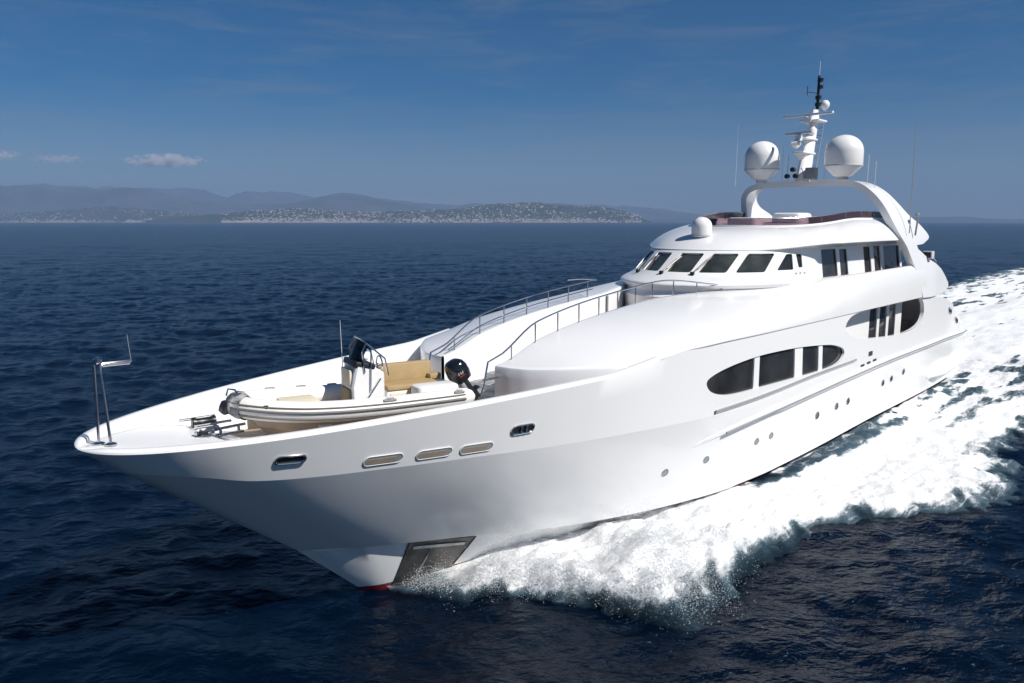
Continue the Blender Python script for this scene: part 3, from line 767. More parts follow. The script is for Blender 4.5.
# lower wings on the upper deck bulwark
WINGO = [(30.95, 7.70), (32.3, 7.72), (32.45, 7.52), (33.1, 7.30), (33.9, 7.02), (34.9, 6.80), (35.8, 6.52), (36.6, 6.15), (37.25, 5.78), (37.2, 5.62), (36.5, 5.44), (33.9, 5.36), (32.7, 5.40), (32.02, 6.45), (31.5, 7.05)]
def wing_p(s, z): return np.array([s, float(np.interp(z, [5.3, 6.45, 7.7], [4.36, 4.24, 4.02])) - .10 * max(0, s - 34.5) ** 1.2 * .5, z])
for sg in (1, -1):
    g = decal(wing_p, dense(WINGO, .25), 0, -1, .26, .35)
    V, T, L = cdt_sheet(dense(WINGO, .25), [], .35); g.add([offset_map(wing_p, u, v, -.26, -1) for u, v in V], T)
    g.v = [(a, b * sg, c) for a, b, c in g.v]
    part(g, 'deck_wing', 'white', sharp=40)
fl = part(MB().box((33.75, 4.12, 7.22), (.36, .42, .34), bevel=.05), 'flood_light', 'lightgrey'); part(MB().box((33.55, 4.12, 7.22), (.03, .32, .24), bevel=.01), 'lens', 'black', fl); part(MB().tube([(33.8, 4.05, 6.9), (33.8, 4.05, 7.15)], .05), 'bracket', 'grey', fl)
part(MB().tube([(35.2, 3.95, 6.7), (35.2, 3.95, 7.05), (35.9, 3.9, 6.85), (35.9, 3.9, 6.5)], .018, 6), 'aft_rail', 'steel')

# ---- main deck inside the side recess, aft decks
for sg in (1, -1):
    def wall_p(s, z): return np.array([s, sg * (3.62 - .0 * s), z])
    hs = [rnd(q, .06) for q in ([(28.3, 3.4), (29.2, 3.4), (29.2, 5.25), (28.3, 5.25)], [(29.5, 3.4), (30.35, 3.4), (30.35, 5.25), (29.5, 5.25)], [(30.65, 3.4), (31.5, 3.4), (31.5, 5.25), (30.65, 5.25)])]
    g = MB(); holed_panel(g, wall_p, dense([(22.9, 3.1), (32.3, 3.1), (32.3, 5.44), (22.9, 5.44)], .4), [dense(h, .3) for h in hs], .5, .06, -sg)
    g.grid([[(32.3, sg * 3.62, z), (32.3, 0, z)] for z in (3.1, 5.44)]); g.grid([[(23.7, sg * 3.62, z), (23.7, sg * 4.22, z)] for z in (3.1, 5.44)])
    dh = part(g, 'deckhouse', 'white2')
    for h in hs: part(pane_mesh(wall_p, h, .05, -sg, .5), 'deckhouse_window', 'glass')
    part(MB().box((32.33, sg * 1.5, 4.2), (.03, 2.4, 2.0), bevel=.01), 'saloon_door', 'glass')
md = MB(); rows = []
for s in np.linspace(22.9, 41.6, 24):
    t = float(min(t_top(s), hull_t(min(s, 41.0), 3.05))) - .06; zz = 3.15 if s < 38.5 else 3.15 - .35 * (s - 38.5)
    rows.append([[s, t, zz], [s, 0, zz + .02], [s, -t, zz]])
md.grid(rows); part(md, 'main_deck', 'teak')
part(MB().tube([(24.0, 4.16, 4.45), (24.0, 4.16, 5.42)], .04, 8), 'stanchion', 'grey')
part(MB().box((35.6, 1.2, 4.45), (.5, 4.6, 1.9), bevel=.08), 'recess_backdrop', 'taupe'); both(lambda: MB().box((34.9, 2.3, 3.62), (.9, 1.9, .9), bevel=.15), 'aft_deck_bar', 'brown')  # taupe block is added to hide bright water and darken the recess
sf = part(MB().box((36.6, 0, 3.45), (1.0, 4.6, .5), bevel=.12), 'aft_sofa', 'white2'); part(MB().box((36.6, 0, 3.78), (.9, 4.4, .18), bevel=.07).box((37.0, 0, 4.05), (.2, 4.4, .5), bevel=.07), 'cushion', 'maroon', sf)
us = part(MB().box((33.5, 2.9, 5.8), (1.2, 1.6, .5), bevel=.12), 'upper_deck_sofa', 'white2'); part(MB().box((33.5, 2.9, 6.1), (1.1, 1.5, .16), bevel=.07).box((33.0, 2.9, 6.4), (.2, 1.5, .6), bevel=.08), 'cushion', 'maroon', us)

# ---- satellite domes
def dome(c, r, h, base):
    prof = [(.10 * r, -base - .02), (.34 * r, -base), (.50 * r, -base * .9), (.97 * r, -.02), (1.0 * r, .03), (1.0 * r, h)] + [(r * math.cos(a), h + r * .92 * math.sin(a)) for a in np.linspace(.08, math.pi/2 - .02, 14)]
    d = part(MB().lathe(prof, c, n=48), 'satellite_dome', 'white2', sharp=30)
    part(MB().lathe([(1.004 * r, -.005), (1.012 * r, .01), (1.012 * r, .035), (1.004 * r, .05)], c, n=48), 'seam_band', 'lightgrey', d)
    part(MB().lathe([(.30 * r, -base - .12), (.30 * r, -base + .02)], c, n=24), 'pedestal', 'lightgrey', d)
dome((29.3, 1.82, 10.96), .755, .58, .42); dome((29.45, -1.84, 10.96), .755, .58, .42)
dome((21.1, .0, 8.18), .36, .34, .10)

# ---- mast with radars
mb = MB(); rows = []
for k in np.linspace(0, 1, 8):
    s0 = 29.55 + 1.05 * k; z = 10.42 + 3.1 * k; a, b = .55 - .27 * k, .26 - .12 * k
    rows.append([(s0 + a * math.cos(q), b * math.sin(q), z) for q in np.linspace(0, 2*math.pi, 18, endpoint=False)])
mb.grid(rows, True); mb.f.append([len(mb.v) - 18 + j for j in range(18)]); mb.m.append(0)
mast = part(mb, 'mast', 'white2')
part(MB().box((29.6, 0, 11.62), (1.3, .5, .08), bevel=.04).lathe([(.05, -.32), (.24, -.1), (.30, -.02)], (29.3, 0, 11.62), n=18), 'platform', 'white2', mast)
part(MB().box((29.75, 0, 12.22), (1.25, .5, .07), bevel=.03), 'platform', 'white2', mast)
part(MB().box((30.35, 0, 13.02), (.9, .9, .08), bevel=.04), 'platform', 'white2', mast)
def scanner(c, L, rot, m):
    g = part(MB().box(c, (.13, L, .10), rot=rot, bevel=.03), 'radar_scanner', m); part(MB().lathe([(.15, -.32), (.15, -.1), (.09, -.06)], c, n=16), 'gearbox', 'white2', g)
scanner((29.9, -.05, 13.26), 2.3, .12, 'white2'); scanner((29.05, -.05, 12.42), 1.5, .35, 'lightgrey')
part(MB().lathe([(.05, -.2), (.15, -.16), (.17, 0), (.15, .10), (.08, .17)], (30.0, .1, 12.62), n=20), 'camera_dome', 'white2', mast)
part(MB().lathe([(.06, -.22), (.18, -.08), (.2, .02), (.18, .10), (.12, .18), (.03, .21)], (30.75, .32, 13.72), n=20), 'camera_dome', 'white2', mast)
part(MB().lathe([(.05, -.16), (.14, -.1), (.16, .05), (.1, .18)], (29.0, -.12, 11.95), n=16), 'camera_dome', 'white2', mast)
part(MB().tube([(28.75, -.2, 11.95), (28.8, .15, 11.98)], .1, 10), 'loud_hailer', 'white2', mast)
part(MB().tube([(30.72, 0, 13.4), (30.74, 0, 15.0)], [.07, .05], 10), 'light_pole', 'black', mast)
for z in (13.75, 14.05, 14.5, 14.8): part(MB().lathe([(.06, -.09), (.13, -.06), (.13, .07), (.06, .1)], (30.62 if z < 14.4 else 30.76, .06, z), n=12), 'navigation_light', 'black', mast)
part(MB().tube([(30.4, -.35, 14.3), (30.75, 0, 14.25)], .015, 5).tube([(30.4, -.35, 14.15), (30.4, -.35, 14.55)], .015, 5), 'wind_vane', 'black', mast)
part(MB().tube([(30.76, 0, 15.0), (30.77, 0, 15.6)], .012, 6), 'antenna', 'white2', mast)
part(MB().tube([(30.35, .18, 10.5), (31.15, .15, 13.0)], .02, 6).tube([(30.55, -.18, 10.5), (31.2, -.15, 13.0)], .02, 6), 'ladder', 'grey', mast)
for z in np.linspace(10.8, 12.8, 7): part(MB().tube([(30.35 + (z - 10.5) * .32, .18, z), (30.55 + (z - 10.5) * .26, -.18, z)], .014, 5), 'ladder_rung', 'grey', mast)
part(MB().lathe([(.07, -.09), (.10, -.08), (.10, .08), (.07, .09)], (28.95, -.05, 10.62), (1, 0, 0), 14).lathe([(.07, -.09), (.10, -.08), (.10, .08), (.07, .09)], (28.95, -.42, 10.62), (1, 0, 0), 14).lathe([(.07, -.09), (.10, -.08), (.10, .08), (.07, .09)], (29.0, -.2, 10.9), (1, 0, 0), 14), 'horn', 'black')
part(MB().box((29.4, .45, 10.72), (.5, .4, .5), bevel=.06), 'junction_box', 'grey')

# ---- whip aerials
for q, h, r in (((28.0, -2.35, 10.25), 2.6, .006), ((28.3, -2.5, 10.2), 1.9, .006), ((29.7, -1.0, 10.45), 1.6, .012), ((29.7, -.75, 10.45), 1.1, .018), ((30.1, 2.55, 10.25), 1.2, .016), ((30.4, 2.75, 10.1), 1.1, .014), ((29.4, 1.0, 10.45), 1.5, .012)):
    part(MB().tube([q, (q[0] + .02 * h, q[1], q[2] + h)], r, 6), 'antenna', 'lightgrey')
w = part(MB().tube([(31.2, 4.02, 8.2), (31.0, 4.02, 12.8)], [.022, .008], 6), 'antenna', 'grey'); part(MB().tube([(31.9, 4.05, 8.1), (31.9, 4.12, 9.0)], .04, 8).box((31.9, 4.08, 8.98), (.3, .12, .1), bevel=.02), 'antenna_bracket', 'grey', w)

# ---- bow fittings
bp = MB(); bp.tube([(.50, .13, 4.76), (.45, .05, 6.05), (.45, .04, 6.17), (.50, .03, 6.22), (1.02, -.06, 6.2)], .026, 8)
bp.tube([(.37, -.07, 4.76), (.38, -.05, 6.2)], .026, 8).lathe([(.05, -.05), (.075, -.02), (.075, .03), (.03, .07)], (.43, .0, 6.27), n=14).tube([(.45, -.03, 6.17), (1.0, -.09, 6.15)], .022, 8)
bw = part(bp, 'bow_staff', 'steel'); part(MB().tube([(1.02, -.06, 6.18), (.98, -.06, 6.68)], .005, 5), 'antenna', 'grey', bw); part(MB().lathe([(.10, 0), (.10, .03), (.05, .05)], (.50, .13, 4.76), n=14).lathe([(.10, 0), (.10, .03), (.05, .05)], (.37, -.07, 4.76), n=14), 'base_plate', 'steel', bw)
def windlass(s, t):
    w = part(MB().lathe([(.11, -.24), (.12, -.2), (.09, -.12), (.09, .12), (.12, .2), (.11, .24)], (s, t, 4.50), (1, .25, 0), 20), 'windlass', 'black')
    part(MB().tube([(s - .4, t - .30, 4.54), (s + .35, t - .2, 4.54)], .03, 8).tube([(s - .3, t + .22, 4.5), (s + .45, t + .32, 4.5)], .03, 8), 'frame_bar', 'steel', w)
    part(MB().box((s, t, 4.36), (.5, .45, .12), bevel=.05), 'foundation', 'white2', w)
windlass(2.85, -1.25)
cl = part(MB().box((2.25, -.1, 4.53), (.34, .22, .06), bevel=.03).tube([(2.15, -.1, 4.55), (2.15, -.1, 4.63)], .04, 8), 'chain_stopper', 'steel'); part(MB().box((2.28, -.08, 4.58), (.16, .14, .08), bevel=.02), 'roller', 'black', cl)
part(MB().tube([(2.3, -.1, 4.555), (2.75, -.6, 4.42)], .022, 6), 'anchor_chain', 'steel')
both(lambda: MB().box((3.1, .62, 4.32), (.6, .12, .05), bevel=.02).tube([(2.9, .62, 4.33), (2.9, .62, 4.45)], .03, 8).tube([(3.3, .62, 4.33), (3.3, .62, 4.45)], .03, 8).tube([(2.75, .62, 4.46), (3.45, .62, 4.46)], .03, 8), 'cleat', 'steel')

# ================================================================ the tender on the foredeck
RH = math.atan2(.31, 1.0)                     # heading of the tender against the yacht's axis
RS, RT, RZ = 2.72, -.02, 4.06                 # its bow in the yacht frame
cx, sx_ = math.cos(RH), math.sin(RH)
def rib_to_ship(x, y, z): return (RS + cx*x - sx_*y, RT + sx_*x + cx*y, RZ + z)
XM = 2.6
rib = empty('tender', 'beige inflatable tender with a black outboard lying on the foredeck of the yacht', 'tender', W(*rib_to_ship(XM, 0, 0)), SHIP_ROT - RH)
def rfr(A): return np.stack([np.where(A[:, 0] > 3.2, 3.2 + (A[:, 0] - 3.2) * .83, A[:, 0]) - XM, -A[:, 1], A[:, 2]], 1)
def rp(mb, name, m, parent=None, **k): return mb.build(name, M[m], parent or rib, rfr, **k)
# inflatable collar
PATH = [(5.15, .84, .80), (4.4, .86, .80), (3.4, .86, .80), (2.4, .85, .82), (1.6, .80, .86), (1.0, .66, .91), (.55, .44, .96), (.30, .2, .99), (.24, 0, 1.0)]
half = resample(PATH, 34); full = np.vstack([half, (half * [1, -1, 1])[::-1][1:]])
rr = np.full(len(full), .215); 
tb = MB(); tb.tube(full, rr, 20, False)
for sg in (1, -1):
    tb.tube([(5.13, .84*sg, .80), (5.3, .84*sg, .80), (5.45, .84*sg, .805), (5.53, .84*sg, .81)], [.215, .20, .14, .05], 20)
tube = rp(tb, 'inflatable_collar', 'hypalon', sharp=50)
def along(off, dz, r, name, m, a=0, b=None, parent=tube):
    P = []
    for i, q in enumerate(full[a:b]):
        j = i + a; d = full[min(j+1, len(full)-1)] - full[max(j-1, 0)]; n = np.array([d[1], -d[0], 0]); n /= -np.linalg.norm(n)
        n = n if n.dot(q - np.array([2.6, 0, 0])) > 0 else -n
        P.append(q + n * off + np.array([0, 0, dz]))
    return rp(MB().tube(P, r, 8), name, m, parent)
along(.218, .02, .028, 'rubbing_strake', 'strake'); along(.195, .11, .016, 'rubbing_strake', 'strake'); along(.195, -.11, .02, 'rubbing_strake', 'strake')
# V hull under the collar
hv = MB(); rows = []
for x in np.linspace(.42, 5.2, 30):
    k = min(1., ((x - .40) / 2.0)); w = .80 * (k ** .55); zk = .03 + .72 * (1 - min(1, (x - .4) / 1.7)) ** 3.2
    w2 = w * .93; zc = max(zk + .04, .34 + .25 * (1 - min(1, (x - .4)/1.9)) ** 1.5)
    rows.append([(x, 0, zk), (x, w2 * .5, zk + (zc - zk) * .55), (x, w2, zc), (x, w2 * 1.0, .78 + .1 * (1 - k)), (x, 0, .80 + .1 * (1 - k)), (x, -w2, .78 + .1 * (1 - k)), (x, -w2, zc), (x, -w2 * .5, zk + (zc - zk) * .55)])
hv2 = [[r[j] if j not in (3, 4, 5) else r[j] for j in range(8)] for r in rows]
for r in hv2: r[3] = (r[3][0], r[3][1], .72); r[4] = (r[4][0], 0, .46); r[5] = (r[5][0], r[5][1], .72)
hv.grid(hv2, True); hv.f.append(list(range(8))); hv.m.append(0); n = len(hv.v); hv.f.append(list(range(n-8, n))); hv.m.append(0)
rp(hv, 'tender_hull', 'ribhull')
rp(MB().box((3.4, 0, .50), (3.4, 1.3, .06), bevel=.02), 'cockpit_floor', 'nonslip')
rp(MB().box((1.45, 0, .76), (.8, .85, .30), bevel=.12), 'bow_locker', 'white2')
rp(MB().box((1.45, .02, .94), (.74, .70, .10), bevel=.05), 'bow_cushion', 'cream')
def cfr(A):
    B = rfr(A); B[:, 0] += .17; B[:, 2] = np.where(B[:, 2] > 1.0, B[:, 2] + .03, B[:, 2]); return B
def rpc(mb, name, m, parent=None, **k): return mb.build(name, M[m], parent or rib, cfr, **k)
# console with seat, dash, wheel, screen
cs = MB(); prof = [(2.35, .5), (2.33, 1.15), (2.42, 1.55), (2.50, 1.62), (2.95, 1.48), (3.05, 1.40), (3.05, .5)]
rows = [[(x, y * (1 if 0 < i < 6 else 1), z) for i, (x, z) in enumerate(prof)] for y in (-.40, -.36, .36, .40)]
for j in (0, 3): rows[j] = [(x + (.03 if i in (0, 1, 2) else -.03), y, z - (.03 if 1 < i < 5 else 0)) for i, (x, y, z) in enumerate(rows[j])]
cs.grid(rows); cs.add(rows[0], [list(range(7))]); cs.add(rows[3], [list(range(7))])
con = rpc(cs, 'console', 'white2', sharp=25)
rpc(MB().box((2.325, 0, .84), (.07, .60, .50), bevel=.03), 'seat_cushion', 'tan', con)
rpc(MB().box((2.335, 0, 1.32), (.06, .58, .36), bevel=.03), 'locker_lid', 'cream', con)
rpc(MB().box((2.62, 0, 1.58), (.48, .80, .15), bevel=.06, tilt=.22), 'dash', 'black', con)
rpc(MB().box((2.62, .02, 1.725), (.3, .34, .05), bevel=.02, tilt=.22), 'instrument_pod', 'lightgrey', con)
ws = MB(); rows = []
for y in np.linspace(-.38, .38, 9):
    b = .14 * (y / .38) ** 2
    rows.append([(2.38 + b, y, 1.62), (2.48 + b, y * .97, 1.86), (2.60 + b, y * .92, 2.13 - .05 * (y/.38)**2), (2.615 + b, y * .92, 2.13 - .05 * (y/.38)**2), (2.495 + b, y * .97, 1.86), (2.395 + b, y, 1.62)])
ws.grid(rows, True); wsn = rpc(ws, 'wind_screen', 'smoked')
rpc(MB().tube([(2.60, .42, 1.45), (2.56, .42, 1.9), (2.66, .40, 2.07), (2.60, .2, 2.15), (2.585, 0, 2.16), (2.60, -.2, 2.15), (2.66, -.40, 2.07), (2.56, -.42, 1.9), (2.60, -.42, 1.45)], .020, 8), 'screen_frame', 'steel', wsn)
rpc(MB().tube([(2.66, .41, 2.07), (3.05, .43, 1.72), (3.12, .43, 1.35)], .019, 8).tube([(2.66, -.41, 2.07), (3.05, -.43, 1.72), (3.12, -.43, 1.35)], .019, 8).tube([(2.6, .43, .85), (2.95, .43, 1.3)], .018, 8).tube([(2.75, .42, 1.95), (2.72, .43, 1.05)], .016, 8), 'grab_rail', 'steel', con)
th = [(3.08 + .0*k, .19 * math.cos(k), 1.52 + .19 * math.sin(k)) for k in np.linspace(0, 2*math.pi, 25)]
rpc(MB().tube(th, .016, 6, False).tube([(2.95, 0, 1.5), (3.08, 0, 1.52)], .03, 8).tube([(3.08, -.18, 1.52), (3.08, .18, 1.52)], .012, 6).tube([(3.08, 0, 1.52), (3.08, 0, 1.34)], .012, 6), 'steering_wheel', 'steel', con)
rpc(MB().tube([(2.42, -.43, .95), (2.40, -.45, 1.4), (2.38, -.47, 2.48)], [.014, .010, .005], 6), 'antenna', 'lightgrey', con)
# lounge bench with its backrest along the far side
bn = rp(MB().box((4.15, -.22, .72), (1.5, .62, .50), bevel=.06), 'lounge_bench', 'white2')
rp(MB().box((4.15, -.18, 1.0), (1.5, .60, .13), bevel=.06), 'seat_cushion', 'tan', bn)
bk = MB(); bk.box((4.2, -.52, 1.24), (1.56, .17, .44), bevel=.08)
rp(bk, 'backrest', 'tan', bn)
rp(MB().box((5.0, -.42, 1.10), (.36, .34, .14), bevel=.05), 'seat_cushion', 'tan', bn)
rp(MB().box((4.15, .105, .72), (1.3, .03, .34), bevel=.012), 'locker_door', 'cream', bn)
# stern sun pad, arm pads and transom
rp(MB().box((4.62, .40, .90), (1.2, .56, .36), bevel=.14), 'sun_pad', 'white2')
rp(MB().box((4.7, .44, 1.05), (.34, .22, .05), bevel=.025), 'pad_inlay', 'cream')
rp(MB().box((5.17, 0, .72), (.10, 1.2, .62), bevel=.04), 'transom', 'white2')
# outboard, tipped up
_ct, _st = math.cos(.6), math.sin(.6)
def ofr(A):
    B = rfr(A); x, z = (B[:, 0] - (3.2 + 2.0 * .83 - XM)) * .72, (B[:, 2] - .95) * .72
    B[:, 0] = _ct * x - _st * z * 1. + (3.2 + 2.0 * .83 - XM) + .30; B[:, 2] = _st * x + _ct * z + .92; return B
def rpo(mb, name, m, parent=None, **k): return mb.build(name, M[m], parent or rib, ofr, **k)
CW = [(.10, .30), (.14, .55), (.15, .95), (.13, 1.12), (.0, 1.2)]
ob = MB(); rows = []
for z, L, wd, x0 in ((.98, .30, .17, 5.40), (1.04, .40, .235, 5.40), (1.25, .44, .25, 5.43), (1.45, .42, .245, 5.46), (1.60, .36, .22, 5.47), (1.69, .25, .16, 5.46), (1.72, .12, .08, 5.44)):
    rows.append([(x0 + L * math.copysign(abs(math.cos(q)) ** .75, math.cos(q)), wd * math.copysign(abs(math.sin(q)) ** .75, math.sin(q)), z - .10 * (math.cos(q) * L)) for q in np.linspace(0, 2*math.pi, 28, endpoint=False)])
ob.grid(rows, True); ob.f.append(list(range(28))); ob.m.append(0); n = len(ob.v); ob.f.append(list(range(n-28, n))); ob.m.append(0)
eng = rpo(ob, 'outboard_motor', 'gloss_black')
rpo(MB().box((5.46, 0, .72), (.26, .18, .6), bevel=.06).box((5.50, 0, .30), (.34, .1, .34), bevel=.04).box((5.54, 0, .46), (.5, .26, .03), bevel=.01), 'motor_leg', 'black', eng)
rpo(MB().box((5.26, 0, .82), (.18, .32, .3), bevel=.04), 'clamp', 'grey', eng)
for sg in (1, -1):
    def cowl_p(u, v, sg=sg):
        z = v; L, wd, x0 = np.interp(z, [1.04, 1.25, 1.45, 1.60], [.40, .44, .42, .36]), np.interp(z, [1.04, 1.25, 1.45, 1.6], [.235, .25, .245, .22]), 5.43
        c = np.clip((u - x0) / L, -1, 1); q = math.acos(math.copysign(abs(c) ** (1/.75), c)); return np.array([u, sg * wd * abs(math.sin(q)) ** .75, z - .1 * (u - x0)])
    g = MB()
    for k in range(3): decal(cowl_p, [(5.27 + .09*k, 1.29), (5.295 + .09*k, 1.29), (5.34 + .09*k, 1.375), (5.315 + .09*k, 1.375)], .004, -sg, .006, .05, g)
    rpo(g, 'lettering', 'lightgrey', eng)
    rpo(decal(cowl_p, [(5.27, 1.215), (5.5, 1.215), (5.51, 1.24), (5.28, 1.24)], .004, -sg, .006, .05), 'stripe', 'redmark', eng)
# handles and patches on the collar
for sg in (1, -1):
    for x in ((1.05, 1.75, 2.45, 3.5, 4.9) if sg < 0 else (3.1, 5.0)):
        y = float(np.interp(x, [q[0] for q in PATH][::-1], [q[1] for q in PATH][::-1])); z = float(np.interp(x, [q[0] for q in PATH][::-1], [q[2] for q in PATH][::-1]))
        big = x > 3; a = .7 if big else .25
        c = (x, sg * (y + .215 * math.sin(a)), z + .215 * math.cos(a))
        h = rp(MB().box(c, (.30 if big else .2, .10, .04), bevel=.02), 'handle_patch', 'grey' if big else 'cover')
        if big: rp(MB().tube([(c[0]-.1, c[1], c[2]+.02), (c[0]-.06, c[1], c[2]+.06), (c[0]+.06, c[1], c[2]+.06), (c[0]+.1, c[1], c[2]+.02)], .016, 6), 'handle', 'lightgrey', h)
    rp(MB().box((.62, sg * .62, .98), (.26, .1, .2), rot=sg * .9, bevel=.04), 'rope_pad', 'black')
# canvas wrapped round the bow
cv = MB(); rows = []
r2 = random.Random(3)
for i in np.linspace(0, 1, 13):
    j = len(half) - 1 + int(round((i - .5) * 4)); q = full[j]; d = full[j+1] - full[j-1]; d /= np.linalg.norm(d); n = np.array([-d[1], d[0], 0])
    rows.append([q + (.225 + .03 * r2.random()) * (math.cos(a) * n + math.sin(a) * np.array([0, 0, 1])) for a in np.linspace(0, 2*math.pi, 18, endpoint=False)])
cv.grid(rows, True); cvo = rp(cv, 'bow_canvas', 'cover', sharp=None)
for y in (-.16, .0, .14): rp(MB().lathe([(.02, -.14), (.075, -.1), (.085, 0), (.07, .1), (.02, .14)], (.02, y - .1, .95 + .1*y), (.3, .2, 1), 12), 'fender', 'black', cvo)
rp(MB().tube([(.05, -.05, 1.2), (.1, -.1, 1.32), (.22, -.05, 1.3), (.25, .05, 1.22)], .02, 6), 'bow_ring', 'steel')
for x in (2.1, 4.2):
    for y in (.4, -.4): part(MB().box(rib_to_ship(x, y, .06), (.16, .22, .28), rot=RH, bevel=.04), 'tender_chock', 'grey')

# ================================================================ the sea
def ocean_tile(N, L, wind, wdir, rms, seed, cut):
    g = np.random.default_rng(seed); k1 = np.fft.fftfreq(N, L / N) * 2 * np.pi; KX, KY = np.meshgrid(k1, k1, indexing='ij'); K = np.hypot(KX, KY); K[0, 0] = 1
    lw = wind ** 2 / 9.81
    c = (KX * math.cos(wdir) + KY * math.sin(wdir)) / K
    P = np.exp(-1 / (K * lw) ** 2) / K ** 4 * (.25 + .75 * np.abs(c) ** 2) * np.exp(-(K * cut) ** 2); P[0, 0] = 0
    h = np.fft.ifft2((g.normal(size=(N, N)) + 1j * g.normal(size=(N, N))) * np.sqrt(P)).real
    return h / h.std() * rms
def sample(T, L, x, y):
    N = T.shape[0]; u = (x / L * N) % N; v = (y / L * N) % N; i = np.floor(u).astype(int); j = np.floor(v).astype(int); fu, fv = u - i, v - j
    i %= N; j %= N; i2, j2 = (i + 1) % N, (j + 1) % N
    return (T[i, j]*(1-fu) + T[i2, j]*fu)*(1-fv) + (T[i, j2]*(1-fu) + T[i2, j2]*fu)*fv
WDIR = R(70)
T_A = ocean_tile(512, 41.3, 2.2, WDIR, .046, 1, .08); T_B = ocean_tile(512, 187.7, 5.0, WDIR + .35, .055, 2, .5)
def sea_h(x, y):
    c, s = math.cos(.5), math.sin(.5)
    r = np.hypot(x, y); fa = 1 - sstep(90, 330, r); fb = 1 - sstep(320, 1400, r)
    return sample(T_A, 41.3, x, y) * fa + sample(T_B, 187.7, c*x + s*y, -s*x + c*y) * fb
def fast_mesh(name, V, F, m, loc=(0, 0, 0), smooth=True):
    me = bpy.data.meshes.new(name); V = np.asarray(V, np.float32); F = np.asarray(F, np.int32); k = F.shape[1]
    me.vertices.add(len(V)); me.vertices.foreach_set('co', V.ravel())
    me.loops.add(F.size); me.loops.foreach_set('vertex_index', F.ravel())
    me.polygons.add(len(F)); me.polygons.foreach_set('loop_start', np.arange(0, F.size, k, dtype=np.int32)); me.polygons.foreach_set('loop_total', np.full(len(F), k, np.int32))
    me.polygons.foreach_set('use_smooth', np.full(len(F), smooth))
    me.update(calc_edges=True); me.validate()
    if m: me.materials.append(m)
    o = bpy.data.objects.new(name, me); col.objects.link(o); o.location = loc; return o
def gridfaces(a, b, wrap=False):
    i, j = np.meshgrid(np.arange(a - 1), np.arange(b if wrap else b - 1), indexing='ij'); i = i.ravel(); j = j.ravel(); j2 = (j + 1) % b
    return np.stack([i*b + j, i*b + j2, (i+1)*b + j2, (i+1)*b + j], 1)

def water_mat():
    m = bpy.data.materials.new('sea_water'); m.use_nodes = True
    n, l = m.node_tree.nodes, m.node_tree.links; b = n['Principled BSDF']
    b.inputs['Base Color'].default_value = (.0003, .0034, .0112, 1); b.inputs['Roughness'].default_value = .19; b.inputs['IOR'].default_value = 1.333
    b.inputs['Specular IOR Level'].default_value = .36; b.inputs['Specular Tint'].default_value = (.36, .68, 1.0, 1)
    tc = n.new('ShaderNodeTexCoord')
    prev = None
    for sc, dist, st, sxy in ((.05, 2.0, .25, (1, 1.6, 1)), (.2, .7, .35, (1, 1.6, 1)), (.8, .26, .75, (1, 1.6, 1)), (2.6, .085, .9, (1, 1.5, 1)), (8.0, .024, .9, (1, 1.5, 1)), (21, .008, .8, (1, 1.3, 1))):
        mp = n.new('ShaderNodeMapping'); mp.inputs['Rotation'].default_value = (0, 0, R(-20)); mp.inputs['Scale'].default_value = sxy
        no = n.new('ShaderNodeTexNoise'); no.inputs['Scale'].default_value = sc; no.inputs['Detail'].default_value = 3; no.inputs['Distortion'].default_value = .4
        bp = n.new('ShaderNodeBump'); bp.inputs['Strength'].default_value = st; bp.inputs['Distance'].default_value = dist
        l.new(tc.outputs['Object'], mp.inputs['Vector']); l.new(mp.outputs[0], no.inputs['Vector']); l.new(no.outputs['Fac'], bp.inputs['Height'])
        if prev: l.new(prev.outputs[0], bp.inputs['Normal'])
        prev = bp
    l.new(prev.outputs[0], b.inputs['Normal'])
    return m
rad = np.concatenate([[.5, 3, 6, 9], np.geomspace(11, 330, 470), np.geomspace(340, 34000, 56)])
ang = np.concatenate([np.linspace(-44, 44, 640), np.linspace(46, 314, 70)]); ang = np.radians(ang)
RR, AA = np.meshgrid(rad, ang, indexing='ij'); X, Y = RR * np.sin(AA), RR * np.cos(AA)
_dx, _dy = X - TIP_X, Y - TIP_Y; _s, _t = _dx * _a[0] + _dy * _a[1], np.abs(_dx * _p[0] + _dy * _p[1])
def hull_swell(s, t):          # the sea pushed up along the hull
    return .50 * sstep(12, 17, s) * (1 - sstep(38, 46, s)) * np.exp(-(np.maximum(t - 3.7, 0) / 1.0) ** 2)
Z = sea_h(X, Y) + hull_swell(_s, _t)
sea = fast_mesh('sea', np.stack([X, Y, Z], -1).reshape(-1, 3), gridfaces(len(rad), len(ang), True), water_mat())
sea['kind'] = 'structure'; sea['label'] = 'deep blue sea with small choppy waves'

